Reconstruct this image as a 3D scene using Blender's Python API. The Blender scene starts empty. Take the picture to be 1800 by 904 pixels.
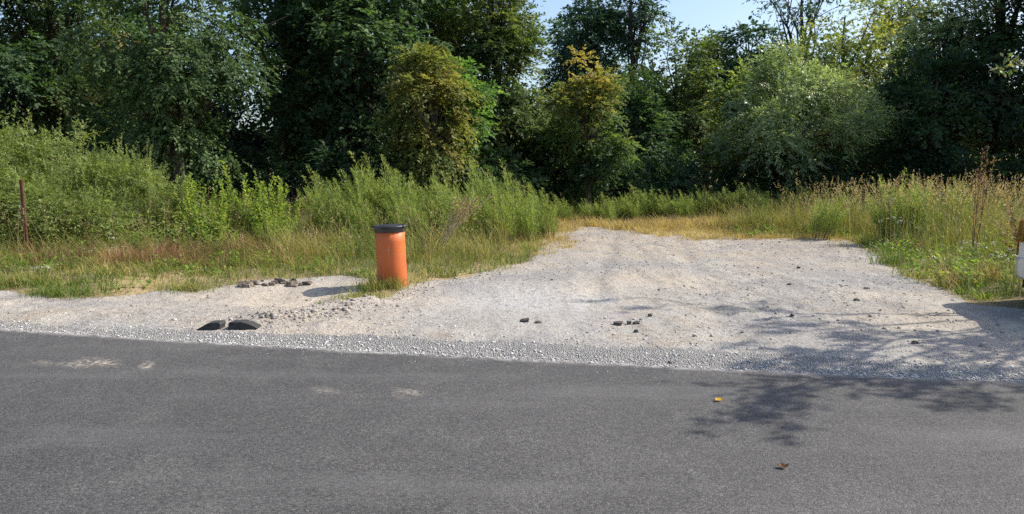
import bpy, math, random
import numpy as np
from mathutils import Vector, Matrix
R = math.radians
random.seed(7)
rng = np.random.default_rng(11)
sc = bpy.context.scene
col = sc.collection

# ------------------------------------------------------------------ camera
CAM_H, F, CX, CY, HOR = 1.6, 1300.0, 900.0, 452.0, 300.0
PITCH = math.atan((CY - HOR) / F)
cam = bpy.data.cameras.new('camera')
cam.sensor_width = 36.0
cam.lens = 36.0 * F / 1800.0
cam.clip_end = 3000
camo = bpy.data.objects.new('camera', cam)
camo.location = (0, 0, CAM_H)
camo.rotation_euler = (R(90) - PITCH, 0, 0)
col.objects.link(camo)
sc.camera = camo

def ray(px, py):
    u, v = (px - CX) / F, (CY - py) / F
    c, s = math.cos(PITCH), math.sin(PITCH)
    return np.array([u, c + v * s, -s + v * c])

def gp(px, py, z=0.0):
    """point of the level z seen at a photo pixel"""
    d = ray(px, py)
    t = (z - CAM_H) / d[2]
    return np.array([d[0] * t, d[1] * t])

def at(px, py, Y):
    d = ray(px, py)
    t = Y / d[1]
    return np.array([d[0] * t, Y, CAM_H + d[2] * t])

# ------------------------------------------------------------------ light
AZ, EL = R(76), R(43)
sd = Vector((math.sin(AZ) * math.cos(EL), math.cos(AZ) * math.cos(EL), math.sin(EL)))
sl = bpy.data.lights.new('sun', 'SUN')
sl.energy = 5.0
sl.angle = R(0.53)
sl.color = (1.0, 0.93, 0.82)
so = bpy.data.objects.new('sun', sl)
so.rotation_euler = sd.to_track_quat('Z', 'Y').to_euler()
so.location = (20, 10, 30)
col.objects.link(so)
w = bpy.data.worlds.new('World')
sc.world = w
w.use_nodes = True
nt = w.node_tree
bg = nt.nodes['Background']
sky = nt.nodes.new('ShaderNodeTexSky')
sky.sky_type = 'NISHITA'
sky.sun_disc = False
sky.sun_elevation = EL
sky.sun_rotation = AZ
sky.air_density = 1.0
sky.dust_density = 2.0
sky.ozone_density = 2.5
nt.links.new(sky.outputs[0], bg.inputs[0])
bg.inputs[1].default_value = 0.15
sc.view_settings.view_transform = 'Standard'
sc.view_settings.look = 'None'
sc.view_settings.exposure = 0.5
sc.view_settings.gamma = 1.0
sc.render.engine = 'CYCLES'
sc.cycles.max_bounces = 6
sc.cycles.diffuse_bounces = 3
sc.cycles.glossy_bounces = 2
sc.cycles.transmission_bounces = 4
sc.cycles.use_denoising = False
sc.cycles.sample_clamp_indirect = 4.0

# ------------------------------------------------------------------ noise
def vnoise(x, y, scale, seed=0):
    x = np.asarray(x, float) / scale
    y = np.asarray(y, float) / scale
    r = np.random.default_rng(seed)
    T = r.random((256, 256))
    xi, yi = np.floor(x).astype(int), np.floor(y).astype(int)
    fx, fy = x - xi, y - yi
    fx, fy = fx * fx * (3 - 2 * fx), fy * fy * (3 - 2 * fy)
    a, b = T[xi % 256, yi % 256], T[(xi + 1) % 256, yi % 256]
    c, d = T[xi % 256, (yi + 1) % 256], T[(xi + 1) % 256, (yi + 1) % 256]
    return (a * (1 - fx) + b * fx) * (1 - fy) + (c * (1 - fx) + d * fx) * fy

def fbm(x, y, scale, seed=0, n=3):
    v, amp, tot = 0, 1.0, 0
    for k in range(n):
        v = v + amp * vnoise(x, y, scale / 2 ** k, seed + k)
        tot += amp
        amp *= .5
    return v / tot

def sstep(a, b, x):
    t = np.clip((x - a) / (b - a), 0, 1)
    return t * t * (3 - 2 * t)

def poly_sd(x, y, P):
    """signed distance, positive inside the polygon"""
    x, y = np.asarray(x, float), np.asarray(y, float)
    d2 = np.full(x.shape, 1e18)
    ins = np.zeros(x.shape, bool)
    n = len(P)
    for i in range(n):
        ax, ay = P[i]
        bx, by = P[(i + 1) % n]
        ex, ey = bx - ax, by - ay
        t = np.clip(((x - ax) * ex + (y - ay) * ey) / (ex * ex + ey * ey + 1e-12), 0, 1)
        d2 = np.minimum(d2, (x - ax - t * ex) ** 2 + (y - ay - t * ey) ** 2)
        if ay != by:
            c = ((ay > y) != (by > y)) & (x < (bx - ax) * (y - ay) / (by - ay) + ax)
            ins ^= c
    d = np.sqrt(d2)
    return np.where(ins, d, -d)

# ------------------------------------------------------------------ terrain
E = [gp(0, 580), gp(450, 607), gp(900, 633), gp(1350, 654), gp(1800, 672)]
EC = np.polyfit([p[0] for p in E], [p[1] for p in E], 2)
def edge(x):
    xc = np.clip(x, -9, 9)
    return np.polyval(EC, xc) + (x - xc) * np.polyval(np.polyder(EC), xc)

DIRT_PX = [(-500, 497), (-200, 505), (0, 511), (60, 518), (100, 524), (180, 520), (235, 516), (300, 508), (330, 512), (400, 501),
           (440, 495), (520, 490), (600, 485), (650, 491), (640, 503), (592, 526), (650, 521), (725, 503), (800, 489), (880, 474),
           (925, 462), (945, 445), (960, 418), (980, 401), (1040, 396), (1190, 396), (1215, 408), (1300, 417), (1400, 420),
           (1480, 420), (1510, 432), (1545, 455), (1580, 480), (1640, 505), (1690, 522), (1720, 536), (1800, 546), (2300, 560)]
DIRT = [tuple(gp(*p)) for p in DIRT_PX]
DIRT += [(12.0, 3.0), (-16.0, 6.0)]

def H(x, y):
    x, y = np.asarray(x, float), np.asarray(y, float)
    s = y - edge(x)
    z = np.where(s < 0, -0.07, 0.0)
    z = z + np.where(s >= 0, -0.035 * (1 - sstep(0, .5, s)), 0)
    z = z - .10 * np.exp(-(((x + 3.0) / 1.5) ** 2 + ((y - 9.5) / .6) ** 2))          # dip where the pit was filled
    P0 = gp(470, 562); P1 = gp(650, 530)
    ex, ey = P1 - P0
    t = np.clip(((x - P0[0]) * ex + (y - P0[1]) * ey) / (ex * ex + ey * ey), 0, 1)
    dr = np.hypot(x - P0[0] - t * ex, y - P0[1] - t * ey)
    z = z + (.035 + .11 * (1 - np.abs(2 * fbm(x, y, .20, 39, 3) - 1)) * vnoise(x, y, .3, 38) * .55) * np.exp(-(dr / .24) ** 2) * (s > .2)
    sdv = poly_sd(x, y, DIRT)
    g = sstep(0.0, 1.2, -sdv)
    g = g * sstep(.2, .8, s)
    z = z + g * (.08 + .10 * (fbm(x, y, 3.0, 5) - .5))
    n1 = fbm(x, y, 1.3, 21, 4) - .5
    n2 = fbm(x, y, .35, 31, 3) - .5
    amp = sstep(0.1, .9, s)
    n3 = 1 - np.abs(2 * fbm(x, y, .16, 35, 2) - 1)
    dp = gp(930, 535)
    dsm = 1 - .85 * np.exp(-(((x - dp[0]) / 1.5) ** 2 + ((y - dp[1]) / 1.4) ** 2))
    rough = dsm * .35 + dsm * 1.1 * sstep(.42, .62, fbm(x, y, 1.7, 37))
    z = z + amp * (n1 * .06 + n2 * .030 * rough + (n3 - .6) * .022 * rough)
    # wheel ruts along the drive
    for off in (-.75, .75):
        cxr = 1.2 + off + (y - 6) * .17
        z = z - .025 * np.exp(-((x - cxr) / .16) ** 2) * sstep(.6, 1.5, s) * (y < 21)
    z = z + sstep(-2, -10, x) * sstep(12, 16, y) * .15
    return z

# ------------------------------------------------------------------ mesh building
class MB:
    def __init__(self):
        self.V, self.Q, self.T, self.tq, self.tt, self.n = [], [], [], [], [], 0
    def add(self, v, quads=None, tris=None, tint=0.5):
        v = np.asarray(v, float).reshape(-1, 3)
        if quads is not None and len(quads):
            q = np.asarray(quads, int).reshape(-1, 4)
            self.Q.append(q + self.n)
            self.tq.append(np.broadcast_to(np.asarray(tint, float), (len(q),)))
        if tris is not None and len(tris):
            t = np.asarray(tris, int).reshape(-1, 3)
            self.T.append(t + self.n)
            self.tt.append(np.broadcast_to(np.asarray(tint, float) if np.ndim(tint) == 0 or len(np.atleast_1d(tint)) == len(t) else .5, (len(t),)))
        self.V.append(v)
        self.n += len(v)
    def mesh(self, name, mat, smooth=False):
        V = np.concatenate(self.V)
        Q = np.concatenate(self.Q) if self.Q else np.zeros((0, 4), int)
        T = np.concatenate(self.T) if self.T else np.zeros((0, 3), int)
        me = bpy.data.meshes.new(name)
        me.vertices.add(len(V))
        me.vertices.foreach_set('co', V.astype(np.float32).ravel())
        nl = Q.size + T.size
        me.loops.add(nl)
        me.loops.foreach_set('vertex_index', np.concatenate([Q.ravel(), T.ravel()]).astype(np.int32))
        me.polygons.add(len(Q) + len(T))
        st = np.concatenate([np.arange(len(Q)) * 4, len(Q) * 4 + np.arange(len(T)) * 3]).astype(np.int32)
        me.polygons.foreach_set('loop_start', st)
        tint = np.concatenate(self.tq + self.tt) if (self.tq or self.tt) else np.zeros(0)
        if smooth:
            me.polygons.foreach_set('use_smooth', np.ones(len(Q) + len(T), bool))
        me.update(calc_edges=True)
        a = me.attributes.new('tint', 'FLOAT', 'FACE')
        a.data.foreach_set('value', tint.astype(np.float32))
        me.materials.append(mat)
        return me
    def build(self, name, mat, parent=None, smooth=False):
        o = bpy.data.objects.new(name, self.mesh(name, mat, smooth))
        col.objects.link(o)
        o.parent = parent
        return o

def tag(o, label=None, cat=None, group=None, kind=None):
    if label: o['label'] = label
    if cat: o['category'] = cat
    if group: o['group'] = group
    if kind: o['kind'] = kind
    return o

def thing(name, label, cat, loc=(0, 0, 0), rz=0, group=None):
    o = bpy.data.objects.new(name, None)
    o.empty_display_size = .2
    o.location = loc
    o.rotation_euler = (0, 0, rz)
    col.objects.link(o)
    return tag(o, label, cat, group)

def dup(root, loc, rz=0, scale=1.0, label=None, group=None, mats=None):
    r = root.copy()
    col.objects.link(r)
    r.location, r.rotation_euler = loc, (0, 0, rz)
    r.scale = (scale,) * 3 if np.ndim(scale) == 0 else scale
    if label: r['label'] = label
    if group: r['group'] = group
    for ch in [c for c in root.children]:
        c = ch.copy()
        col.objects.link(c)
        c.parent = r
        if mats and ch.name.split('.')[0] in mats:
            c.material_slots[0].link = 'OBJECT'
            c.material_slots[0].material = mats[ch.name.split('.')[0]]
    return r

def tube(mb, pts, rad, sides=6, tint=.5, cap=False):
    pts = np.asarray(pts, float)
    n = len(pts)
    rad = np.broadcast_to(np.asarray(rad, float), (n,))
    d = np.gradient(pts, axis=0)
    d /= np.linalg.norm(d, axis=1)[:, None] + 1e-9
    ref = np.where(np.abs(d[:, 2:3]) > .9, [[1., 0, 0]], [[0, 0, 1.]])
    u = np.cross(d, ref); u /= np.linalg.norm(u, axis=1)[:, None] + 1e-9
    v = np.cross(d, u)
    for i in range(1, n):
        if np.dot(u[i], u[i - 1]) < 0:
            pass
    a = np.arange(sides) * 2 * math.pi / sides
    ring = pts[:, None] + rad[:, None, None] * (np.cos(a)[None, :, None] * u[:, None] + np.sin(a)[None, :, None] * v[:, None])
    i, j = np.meshgrid(np.arange(n - 1), np.arange(sides), indexing='ij')
    q = np.stack([i * sides + j, i * sides + (j + 1) % sides, (i + 1) * sides + (j + 1) % sides, (i + 1) * sides + j], -1).reshape(-1, 4)
    mb.add(ring.reshape(-1, 3), q, tint=tint)
    if cap:
        k = n - 1
        mb.add(np.vstack([ring[k], pts[k]]), tris=[(j, (j + 1) % sides, sides) for j in range(sides)], tint=tint)

def unit(v):
    return v / (np.linalg.norm(v, axis=-1, keepdims=True) + 1e-9)

def leaves(mb, P, D, N, L, W, tint):
    """diamond leaves: base P, direction D, face normal near N, length L, width W"""
    D = unit(D)
    S = unit(np.cross(D, N))
    U = np.cross(S, D)
    n = len(P)
    L = np.broadcast_to(L, (n,))[:, None]
    W = np.broadcast_to(W, (n,))[:, None]
    mid = P + D * L * .45
    v = np.stack([P, mid + S * W * .5 + U * W * .12, P + D * L - U * L * .06, mid - S * W * .5 + U * W * .12], 1)
    q = np.arange(n * 4).reshape(n, 4)
    mb.add(v.reshape(-1, 3), q, tint=tint)

def blades(mb, P, h, w, lean, az, tint, rg):
    """curved grass blades: two quads and a tip"""
    n = len(P)
    h = np.broadcast_to(h, (n,)); w = np.broadcast_to(w, (n,))
    dx = np.stack([np.cos(az), np.sin(az), np.zeros(n)], 1)
    a2 = az + math.pi / 2 + rg.normal(0, .5, n)
    sx = np.stack([np.cos(a2), np.sin(a2), np.zeros(n)], 1)
    up = np.array([0, 0, 1.])
    rows = []
    for t, ww in ((0, 1.), (.4, .85), (.75, .55)):
        c = P + dx * (lean * h * t * t)[:, None] + up * (h * (t - .25 * np.minimum(lean, 1.2) * t * t))[:, None]
        rows += [c - sx * (w * ww / 2)[:, None], c + sx * (w * ww / 2)[:, None]]
    tip = P + dx * (lean * h)[:, None] + up * (h * (1 - .25 * np.minimum(lean, 1.2)))[:, None]
    v = np.stack(rows + [tip], 1)
    b = np.arange(n)[:, None] * 7
    q = np.concatenate([b + [0, 1, 3, 2], b + [2, 3, 5, 4]])
    k = mb.n
    mb.add(v.reshape(-1, 3), q, tint=np.concatenate([tint, tint]))
    mb.T.append((b + [4, 5, 6]) + k)
    mb.tt.append(np.asarray(tint))

# ------------------------------------------------------------------ materials
def newmat(name):
    m = bpy.data.materials.new(name)
    m.use_nodes = True
    t = m.node_tree
    for n in list(t.nodes):
        t.nodes.remove(n)
    out = t.nodes.new('ShaderNodeOutputMaterial')
    return m, t, out

def N(t, kind, **kw):
    n = t.nodes.new(kind)
    for k, v in kw.items():
        if k.startswith('i_'):
            key = k[2:]
            key = int(key) if key.isdigit() else key.replace('_', ' ')
            if hasattr(v, 'is_output') or isinstance(v, bpy.types.NodeSocket):
                t.links.new(v, n.inputs[key])
            else:
                n.inputs[key].default_value = v
        else:
            setattr(n, k, v)
    return n

def c4(c):
    return (c[0], c[1], c[2], 1.0)

def ramp(t, fac, stops):
    n = t.nodes.new('ShaderNodeValToRGB')
    e = n.color_ramp.elements
    while len(e) < len(stops):
        e.new(.5)
    for k, (p, c) in enumerate(stops):
        e[k].position = p
        e[k].color = c4(c)
    t.links.new(fac, n.inputs[0])
    return n.outputs[0]

def mix(t, fac, a, b, mode='MIX'):
    n = t.nodes.new('ShaderNodeMix')
    n.data_type = 'RGBA'
    n.blend_type = mode
    for s, v in ((n.inputs[0], fac), (n.inputs[6], a), (n.inputs[7], b)):
        if isinstance(v, bpy.types.NodeSocket):
            t.links.new(v, s)
        elif isinstance(v, (int, float)):
            s.default_value = v
        else:
            s.default_value = c4(v)
    return n.outputs[2]

def math_(t, op, a, b=0.0, clamp=False):
    n = t.nodes.new('ShaderNodeMath')
    n.operation = op
    n.use_clamp = clamp
    for s, v in ((n.inputs[0], a), (n.inputs[1], b)):
        if isinstance(v, bpy.types.NodeSocket):
            t.links.new(v, s)
        else:
            s.default_value = v
    return n.outputs[0]

def noise(t, vec, scale, detail=4, rough=.55):
    n = N(t, 'ShaderNodeTexNoise')
    n.inputs['Scale'].default_value = scale
    n.inputs['Detail'].default_value = detail
    n.inputs['Roughness'].default_value = rough
    t.links.new(vec, n.inputs['Vector'])
    return n.outputs[0]

def step_(t, v, a, b):
    n = t.nodes.new('ShaderNodeMapRange')
    n.interpolation_type = 'SMOOTHSTEP'
    n.inputs[1].default_value = a
    n.inputs[2].default_value = b
    t.links.new(v, n.inputs[0])
    return n.outputs[0]

def attr(t, name):
    return N(t, 'ShaderNodeAttribute', attribute_name=name).outputs['Fac']

def leafmat(name, stops, trans=.35, rough=.6, spec=.25, tcol=1.7):
    m, t, out = newmat(name)
    c = ramp(t, attr(t, 'tint'), stops)
    p = N(t, 'ShaderNodeBsdfPrincipled')
    t.links.new(c, p.inputs['Base Color'])
    p.inputs['Roughness'].default_value = rough
    p.inputs['Specular IOR Level'].default_value = spec
    tr = N(t, 'ShaderNodeBsdfTranslucent')
    tc = mix(t, 1.0, c, (tcol, tcol * 1.05, tcol * .5), 'MULTIPLY')
    t.links.new(tc, tr.inputs[0])
    mx = N(t, 'ShaderNodeMixShader')
    mx.inputs[0].default_value = trans
    t.links.new(p.outputs[0], mx.inputs[1])
    t.links.new(tr.outputs[0], mx.inputs[2])
    t.links.new(mx.outputs[0], out.inputs[0])
    return m

def plain(name, a, b, scale=8, rough=.8, spec=.3, bump=0.0, bscale=40, metal=0.0, coat=0.0):
    m, t, out = newmat(name)
    co = N(t, 'ShaderNodeTexCoord').outputs['Object']
    f = noise(t, co, scale)
    c = ramp(t, f, [(.3, a), (.7, b)])
    p = N(t, 'ShaderNodeBsdfPrincipled')
    t.links.new(c, p.inputs['Base Color'])
    p.inputs['Roughness'].default_value = rough
    p.inputs['Specular IOR Level'].default_value = spec
    p.inputs['Metallic'].default_value = metal
    p.inputs['Coat Weight'].default_value = coat
    if bump:
        bn = N(t, 'ShaderNodeBump')
        bn.inputs['Strength'].default_value = bump
        bn.inputs['Distance'].default_value = .02
        t.links.new(noise(t, co, bscale, 5), bn.inputs['Height'])
        t.links.new(bn.outputs[0], p.inputs['Normal'])
    t.links.new(p.outputs[0], out.inputs[0])
    return m

def mat_asphalt():
    m, t, out = newmat('asphalt')
    co = N(t, 'ShaderNodeTexCoord').outputs['Object']
    big = noise(t, co, .35, 4)
    mid = noise(t, co, 2.2, 4)
    v = N(t, 'ShaderNodeTexVoronoi')
    v.inputs['Scale'].default_value = 115
    t.links.new(co, v.inputs['Vector'])
    sep = N(t, 'ShaderNodeSeparateColor')
    t.links.new(v.outputs['Color'], sep.inputs[0])
    fine = noise(t, co, 110, 3, .7)
    base = ramp(t, big, [(.35, (.063, .061, .060)), (.65, (.083, .080, .078))])
    base = mix(t, math_(t, 'MULTIPLY', step_(t, mid, .45, .7), .5), base, (.099, .096, .093))
    base = mix(t, 1.0, base, ramp(t, sep.outputs[0], [(0, (.48, .48, .49)), (.5, (.95, .95, .95)), (.85, (1.24, 1.24, 1.23)), (1, (1.8, 1.78, 1.75))]), 'MULTIPLY')
    base = mix(t, 1.0, base, ramp(t, fine, [(.3, (.6, .6, .6)), (.7, (1.4, 1.4, 1.4))]), 'MULTIPLY')
    mp = N(t, 'ShaderNodeMapping'); t.links.new(co, mp.inputs[0]); mp.inputs['Rotation'].default_value = (0, 0, .2); mp.inputs['Scale'].default_value = (.22, 1.6, 1)
    base = mix(t, math_(t, 'MULTIPLY', step_(t, noise(t, mp.outputs[0], 1.0, 5, .6), .48, .68), .35), base, (.125, .122, .12))
    # dust dragged along the shoulder side
    e = attr(t, 'edge')
    dust = math_(t, 'MULTIPLY', step_(t, e, .55, 1.0), step_(t, noise(t, co, 9, 5), .3, .75))
    base = mix(t, math_(t, 'MULTIPLY', dust, .9), base, (.42, .40, .385))
    # sand stains
    st = attr(t, 'stain')
    sm = math_(t, 'MULTIPLY', st, step_(t, noise(t, co, 22, 5, .7), .42, .6))
    base = mix(t, math_(t, 'MULTIPLY', sm, .85), base, (.46, .40, .33))
    p = N(t, 'ShaderNodeBsdfPrincipled')
    t.links.new(base, p.inputs['Base Color'])
    p.inputs['Roughness'].default_value = .78
    p.inputs['Specular IOR Level'].default_value = .35
    bn = N(t, 'ShaderNodeBump')
    bn.inputs['Strength'].default_value = .6
    bn.inputs['Distance'].default_value = .006
    hgt = math_(t, 'ADD', math_(t, 'MULTIPLY', v.outputs['Distance'], -1.0), math_(t, 'MULTIPLY', fine, .6))
    t.links.new(hgt, bn.inputs['Height'])
    t.links.new(bn.outputs[0], p.inputs['Normal'])
    t.links.new(p.outputs[0], out.inputs[0])
    return m

def mat_ground():
    m, t, out = newmat('ground_soil_and_gravel')
    co = N(t, 'ShaderNodeTexCoord').outputs['Object']
    n1, n2, n3 = noise(t, co, .7, 5), noise(t, co, 3.5, 5), noise(t, co, 28, 5, .65)
    n4 = noise(t, co, 9, 6, .7)
    # dirt: pale beige with greyer worn parts
    dirt = ramp(t, n1, [(.36, (.350, .318, .264)), (.50, (.390, .366, .328)), (.60, (.285, .276, .264))])
    dirt = mix(t, math_(t, 'MULTIPLY', step_(t, n2, .5, .68), .55), dirt, (.25, .22, .185))
    dust = attr(t, 'dust')
    dirt = mix(t, math_(t, 'MULTIPLY', dust, .9), dirt, (.44, .43, .415))
    dirt = mix(t, math_(t, 'MULTIPLY', attr(t, 'brown'), step_(t, n2, .36, .58)), dirt, (.375, .295, .205))
    sand = attr(t, 'sand')
    dirt = mix(t, math_(t, 'MULTIPLY', sand, .8), dirt, (.50, .43, .34))
    dirt = mix(t, math_(t, 'MULTIPLY', step_(t, n4, .52, .66), .6), dirt, (.19, .165, .14))
    mp = N(t, 'ShaderNodeMapping'); t.links.new(co, mp.inputs[0]); mp.inputs['Rotation'].default_value = (0, 0, R(12)); mp.inputs['Scale'].default_value = (3.2, .35, 1)
    trk = noise(t, mp.outputs[0], 1.0, 5, .6)
    dirt = mix(t, math_(t, 'MULTIPLY', step_(t, trk, .50, .66), .45), dirt, (.23, .215, .20))
    dirt = mix(t, math_(t, 'MULTIPLY', step_(t, math_(t, 'SUBTRACT', 1.0, trk), .54, .68), .5), dirt, (.46, .425, .37))
    patch = noise(t, co, .45, 3)
    gr_ = math_(t, 'MULTIPLY', step_(t, patch, .47, .56), math_(t, 'SUBTRACT', 1.0, dust))
    dirt = mix(t, math_(t, 'MULTIPLY', gr_, .4), dirt, (.28, .268, .262))
    grainy = math_(t, 'ADD', .35, math_(t, 'MULTIPLY', gr_, .65))
    dirt = mix(t, grainy, dirt, mix(t, 1.0, dirt, ramp(t, n3, [(.28, (.42, .42, .43)), (.5, (1.0, 1.0, 1.0)), (.75, (1.22, 1.22, 1.22))]), 'MULTIPLY'))
    # crushed stone shoulder
    v = N(t, 'ShaderNodeTexVoronoi')
    v.inputs['Scale'].default_value = 70
    t.links.new(co, v.inputs['Vector'])
    sep = N(t, 'ShaderNodeSeparateColor')
    t.links.new(v.outputs['Color'], sep.inputs[0])
    grav = ramp(t, sep.outputs[0], [(0, (.32, .315, .305)), (.4, (.43, .42, .405)), (.8, (.50, .49, .475)), (1, (.60, .59, .57))])
    grav = mix(t, .35, grav, (.50, .475, .44))
    grav = mix(t, 1.0, grav, ramp(t, v.outputs['Distance'], [(0, (1.1, 1.1, 1.1)), (.75, (.55, .55, .55))]), 'MULTIPLY')
    # soil under plants with straw litter
    soil = ramp(t, n2, [(.3, (.10, .085, .045)), (.5, (.17, .14, .07)), (.7, (.27, .22, .12))])
    soil = mix(t, 1.0, soil, ramp(t, n3, [(.3, (.5, .5, .5)), (.7, (1.3, 1.3, 1.3))]), 'MULTIPLY')
    straw = attr(t, 'straw')
    soil = mix(t, math_(t, 'MULTIPLY', straw, .8), soil, ramp(t, n3, [(.3, (.28, .20, .10)), (.7, (.50, .39, .22))]))
    d = attr(t, 'dirt')
    dm = step_(t, math_(t, 'ADD', d, math_(t, 'MULTIPLY', math_(t, 'SUBTRACT', n4, .5), .9)), .35, .65)
    g = attr(t, 'gravel')
    gm = step_(t, math_(t, 'ADD', g, math_(t, 'MULTIPLY', math_(t, 'SUBTRACT', n4, .5), .8)), .4, .6)
    c = mix(t, dm, soil, dirt)
    c = mix(t, gm, c, grav)
    p = N(t, 'ShaderNodeBsdfPrincipled')
    t.links.new(c, p.inputs['Base Color'])
    p.inputs['Roughness'].default_value = .92
    p.inputs['Specular IOR Level'].default_value = .2
    hg = math_(t, 'MULTIPLY', math_(t, 'MULTIPLY', v.outputs['Distance'], -.9), gm)
    hh = math_(t, 'ADD', math_(t, 'ADD', math_(t, 'MULTIPLY', n3, .55), math_(t, 'MULTIPLY', n4, 1.1)), hg)
    bn = N(t, 'ShaderNodeBump')
    bn.inputs['Strength'].default_value = 1.0
    bn.inputs['Distance'].default_value = .04
    t.links.new(hh, bn.inputs['Height'])
    t.links.new(bn.outputs[0], p.inputs['Normal'])
    t.links.new(p.outputs[0], out.inputs[0])
    return m

def tintmat(name, stops, rough=.9, spec=.2, bump=.6, bscale=60):
    m, t, out = newmat(name)
    co = N(t, 'ShaderNodeTexCoord').outputs['Object']
    c = ramp(t, attr(t, 'tint'), stops)
    c = mix(t, 1.0, c, ramp(t, noise(t, co, bscale, 4), [(.3, (.72, .72, .72)), (.7, (1.2, 1.2, 1.2))]), 'MULTIPLY')
    p = N(t, 'ShaderNodeBsdfPrincipled')
    t.links.new(c, p.inputs['Base Color'])
    p.inputs['Roughness'].default_value = rough
    p.inputs['Specular IOR Level'].default_value = spec
    bn = N(t, 'ShaderNodeBump')
    bn.inputs['Strength'].default_value = bump
    bn.inputs['Distance'].default_value = .01
    t.links.new(noise(t, co, bscale, 5), bn.inputs['Height'])
    t.links.new(bn.outputs[0], p.inputs['Normal'])
    t.links.new(p.outputs[0], out.inputs[0])
    return m

M = {}
M['asphalt'] = mat_asphalt()
M['ground'] = mat_ground()
M['stone'] = tintmat('crushed_stone', [(0, (.34, .335, .32)), (.3, (.47, .46, .44)), (.8, (.56, .545, .52)), (1, (.60, .585, .565))])
M['clod'] = tintmat('dry_clod', [(0, (.20, .175, .15)), (.5, (.36, .325, .285)), (1, (.50, .455, .40))])
M['soil'] = tintmat('dug_soil', [(0, (.09, .075, .06)), (.5, (.22, .18, .145)), (1, (.40, .33, .26))])
M['darkstone'] = tintmat('dark_stone', [(0, (.06, .055, .05)), (1, (.17, .15, .125))])
M['chunk'] = tintmat('broken_asphalt', [(0, (.035, .035, .037)), (1, (.075, .073, .072))], bscale=90)
M['bark'] = plain('bark', (.045, .038, .03), (.11, .09, .07), 14, .95, .1, .8, 30)
M['barkpale'] = plain('pale_bark', (.30, .25, .18), (.48, .42, .33), 9, .9, .1, .5, 20)
LM = {
 'dark':   leafmat('leaf_dark_green', [(0, (0.040, 0.074, 0.041)), (.5, (0.070, 0.126, 0.054)), (.85, (0.113, 0.176, 0.067)), (1, (0.186, 0.226, 0.077))]),
 'mixed':  leafmat('leaf_dark_rusty', [(0, (0.051, 0.082, 0.036)), (.55, (0.089, 0.140, 0.047)), (.85, (0.195, 0.172, 0.054)), (1, (0.444, 0.179, 0.067))]),
 'sage':   leafmat('leaf_sage', [(0, (0.048, 0.084, 0.038)), (.5, (0.091, 0.146, 0.054)), (.85, (0.157, 0.218, 0.082)), (1, (0.236, 0.275, 0.095))], .3),
 'mid':    leafmat('leaf_mid_green', [(0, (0.057, 0.090, 0.037)), (.5, (0.106, 0.151, 0.052)), (.85, (0.178, 0.214, 0.066)), (1, (0.311, 0.258, 0.084))]),
 'bright': leafmat('leaf_bright_green', [(0, (0.064, 0.131, 0.040)), (.5, (0.118, 0.213, 0.061)), (1, (0.218, 0.295, 0.088))], .45),
 'ochre':  leafmat('leaf_ochre', [(0, (.080, .125, .040)), (.35, (.17, .19, .060)), (.7, (.31, .28, .085)), (1, (.43, .35, .11))], .45, tcol=1.4),
 'gold':   leafmat('leaf_gold_over_green', [(0, (.058, .105, .042)), (.45, (.125, .185, .060)), (.8, (.26, .26, .085)), (1, (.37, .29, .095))], .45, tcol=1.35),
 'yellowish': leafmat('leaf_yellowish', [(0, (0.105, 0.158, 0.053)), (.5, (0.209, 0.261, 0.074)), (1, (0.460, 0.398, 0.115))], .4),
 'blue':   leafmat('leaf_blue_green', [(0, (0.042, 0.082, 0.058)), (.5, (0.073, 0.137, 0.091)), (1, (0.137, 0.205, 0.125))], .25),
 'willow': leafmat('leaf_silver_willow', [(0, (0.124, 0.171, 0.089)), (.5, (0.234, 0.302, 0.150)), (.85, (0.413, 0.483, 0.238)), (1, (0.578, 0.605, 0.275))], .3, .42, .5),
 'shrub':  leafmat('leaf_shrub', [(0, (0.117, 0.164, 0.050)), (.5, (0.200, 0.253, 0.080)), (1, (0.331, 0.368, 0.129))], .35, tcol=1.5),
 'weed':   leafmat('leaf_weed', [(0, (0.086, 0.162, 0.030)), (.5, (0.172, 0.249, 0.047)), (1, (0.316, 0.351, 0.076))], .42),
 'feather': leafmat('leaf_feathery', [(0, (0.122, 0.183, 0.056)), (.5, (0.194, 0.259, 0.077)), (1, (0.331, 0.349, 0.105))], .4),
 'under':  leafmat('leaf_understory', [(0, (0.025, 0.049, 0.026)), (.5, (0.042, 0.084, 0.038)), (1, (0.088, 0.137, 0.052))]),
 'fruit':  leafmat('leaf_fruit_tree', [(0, (.05, .10, .025)), (.5, (.09, .14, .035)), (1, (.20, .20, .06))], .35, .4, .5),
 'grass':  leafmat('blade_green', [(0, (.085, .145, .028)), (.45, (.160, .205, .046)), (.75, (.27, .25, .085)), (1, (.44, .34, .15))], .35, tcol=1.5),
 'meadow': leafmat('blade_meadow', [(0, (.11, .155, .040)), (.45, (.19, .205, .060)), (.75, (.31, .265, .10)), (1, (.45, .35, .18))], .35, tcol=1.4),
 'dry':    leafmat('blade_dry', [(0, (0.204, 0.145, 0.060)), (.5, (0.340, 0.246, 0.110)), (1, (0.493, 0.383, 0.220))], .4),
 'rust':   leafmat('blade_rust', [(0, (0.143, 0.069, 0.043)), (.5, (0.275, 0.144, 0.081)), (1, (0.418, 0.300, 0.163))], .3, tcol=1.3),
 'seed':   leafmat('seed_head', [(0, (0.190, 0.133, 0.088)), (.5, (0.304, 0.224, 0.154)), (1, (0.437, 0.367, 0.242))], .4),
 'brown':  leafmat('leaf_brown', [(0, (.10, .055, .035)), (.5, (.19, .11, .06)), (.8, (.26, .20, .08)), (1, (.20, .22, .07))], .3),
}
M['stem'] = plain('green_stem', (.10, .11, .04), (.20, .17, .08), 10, .8)
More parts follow.
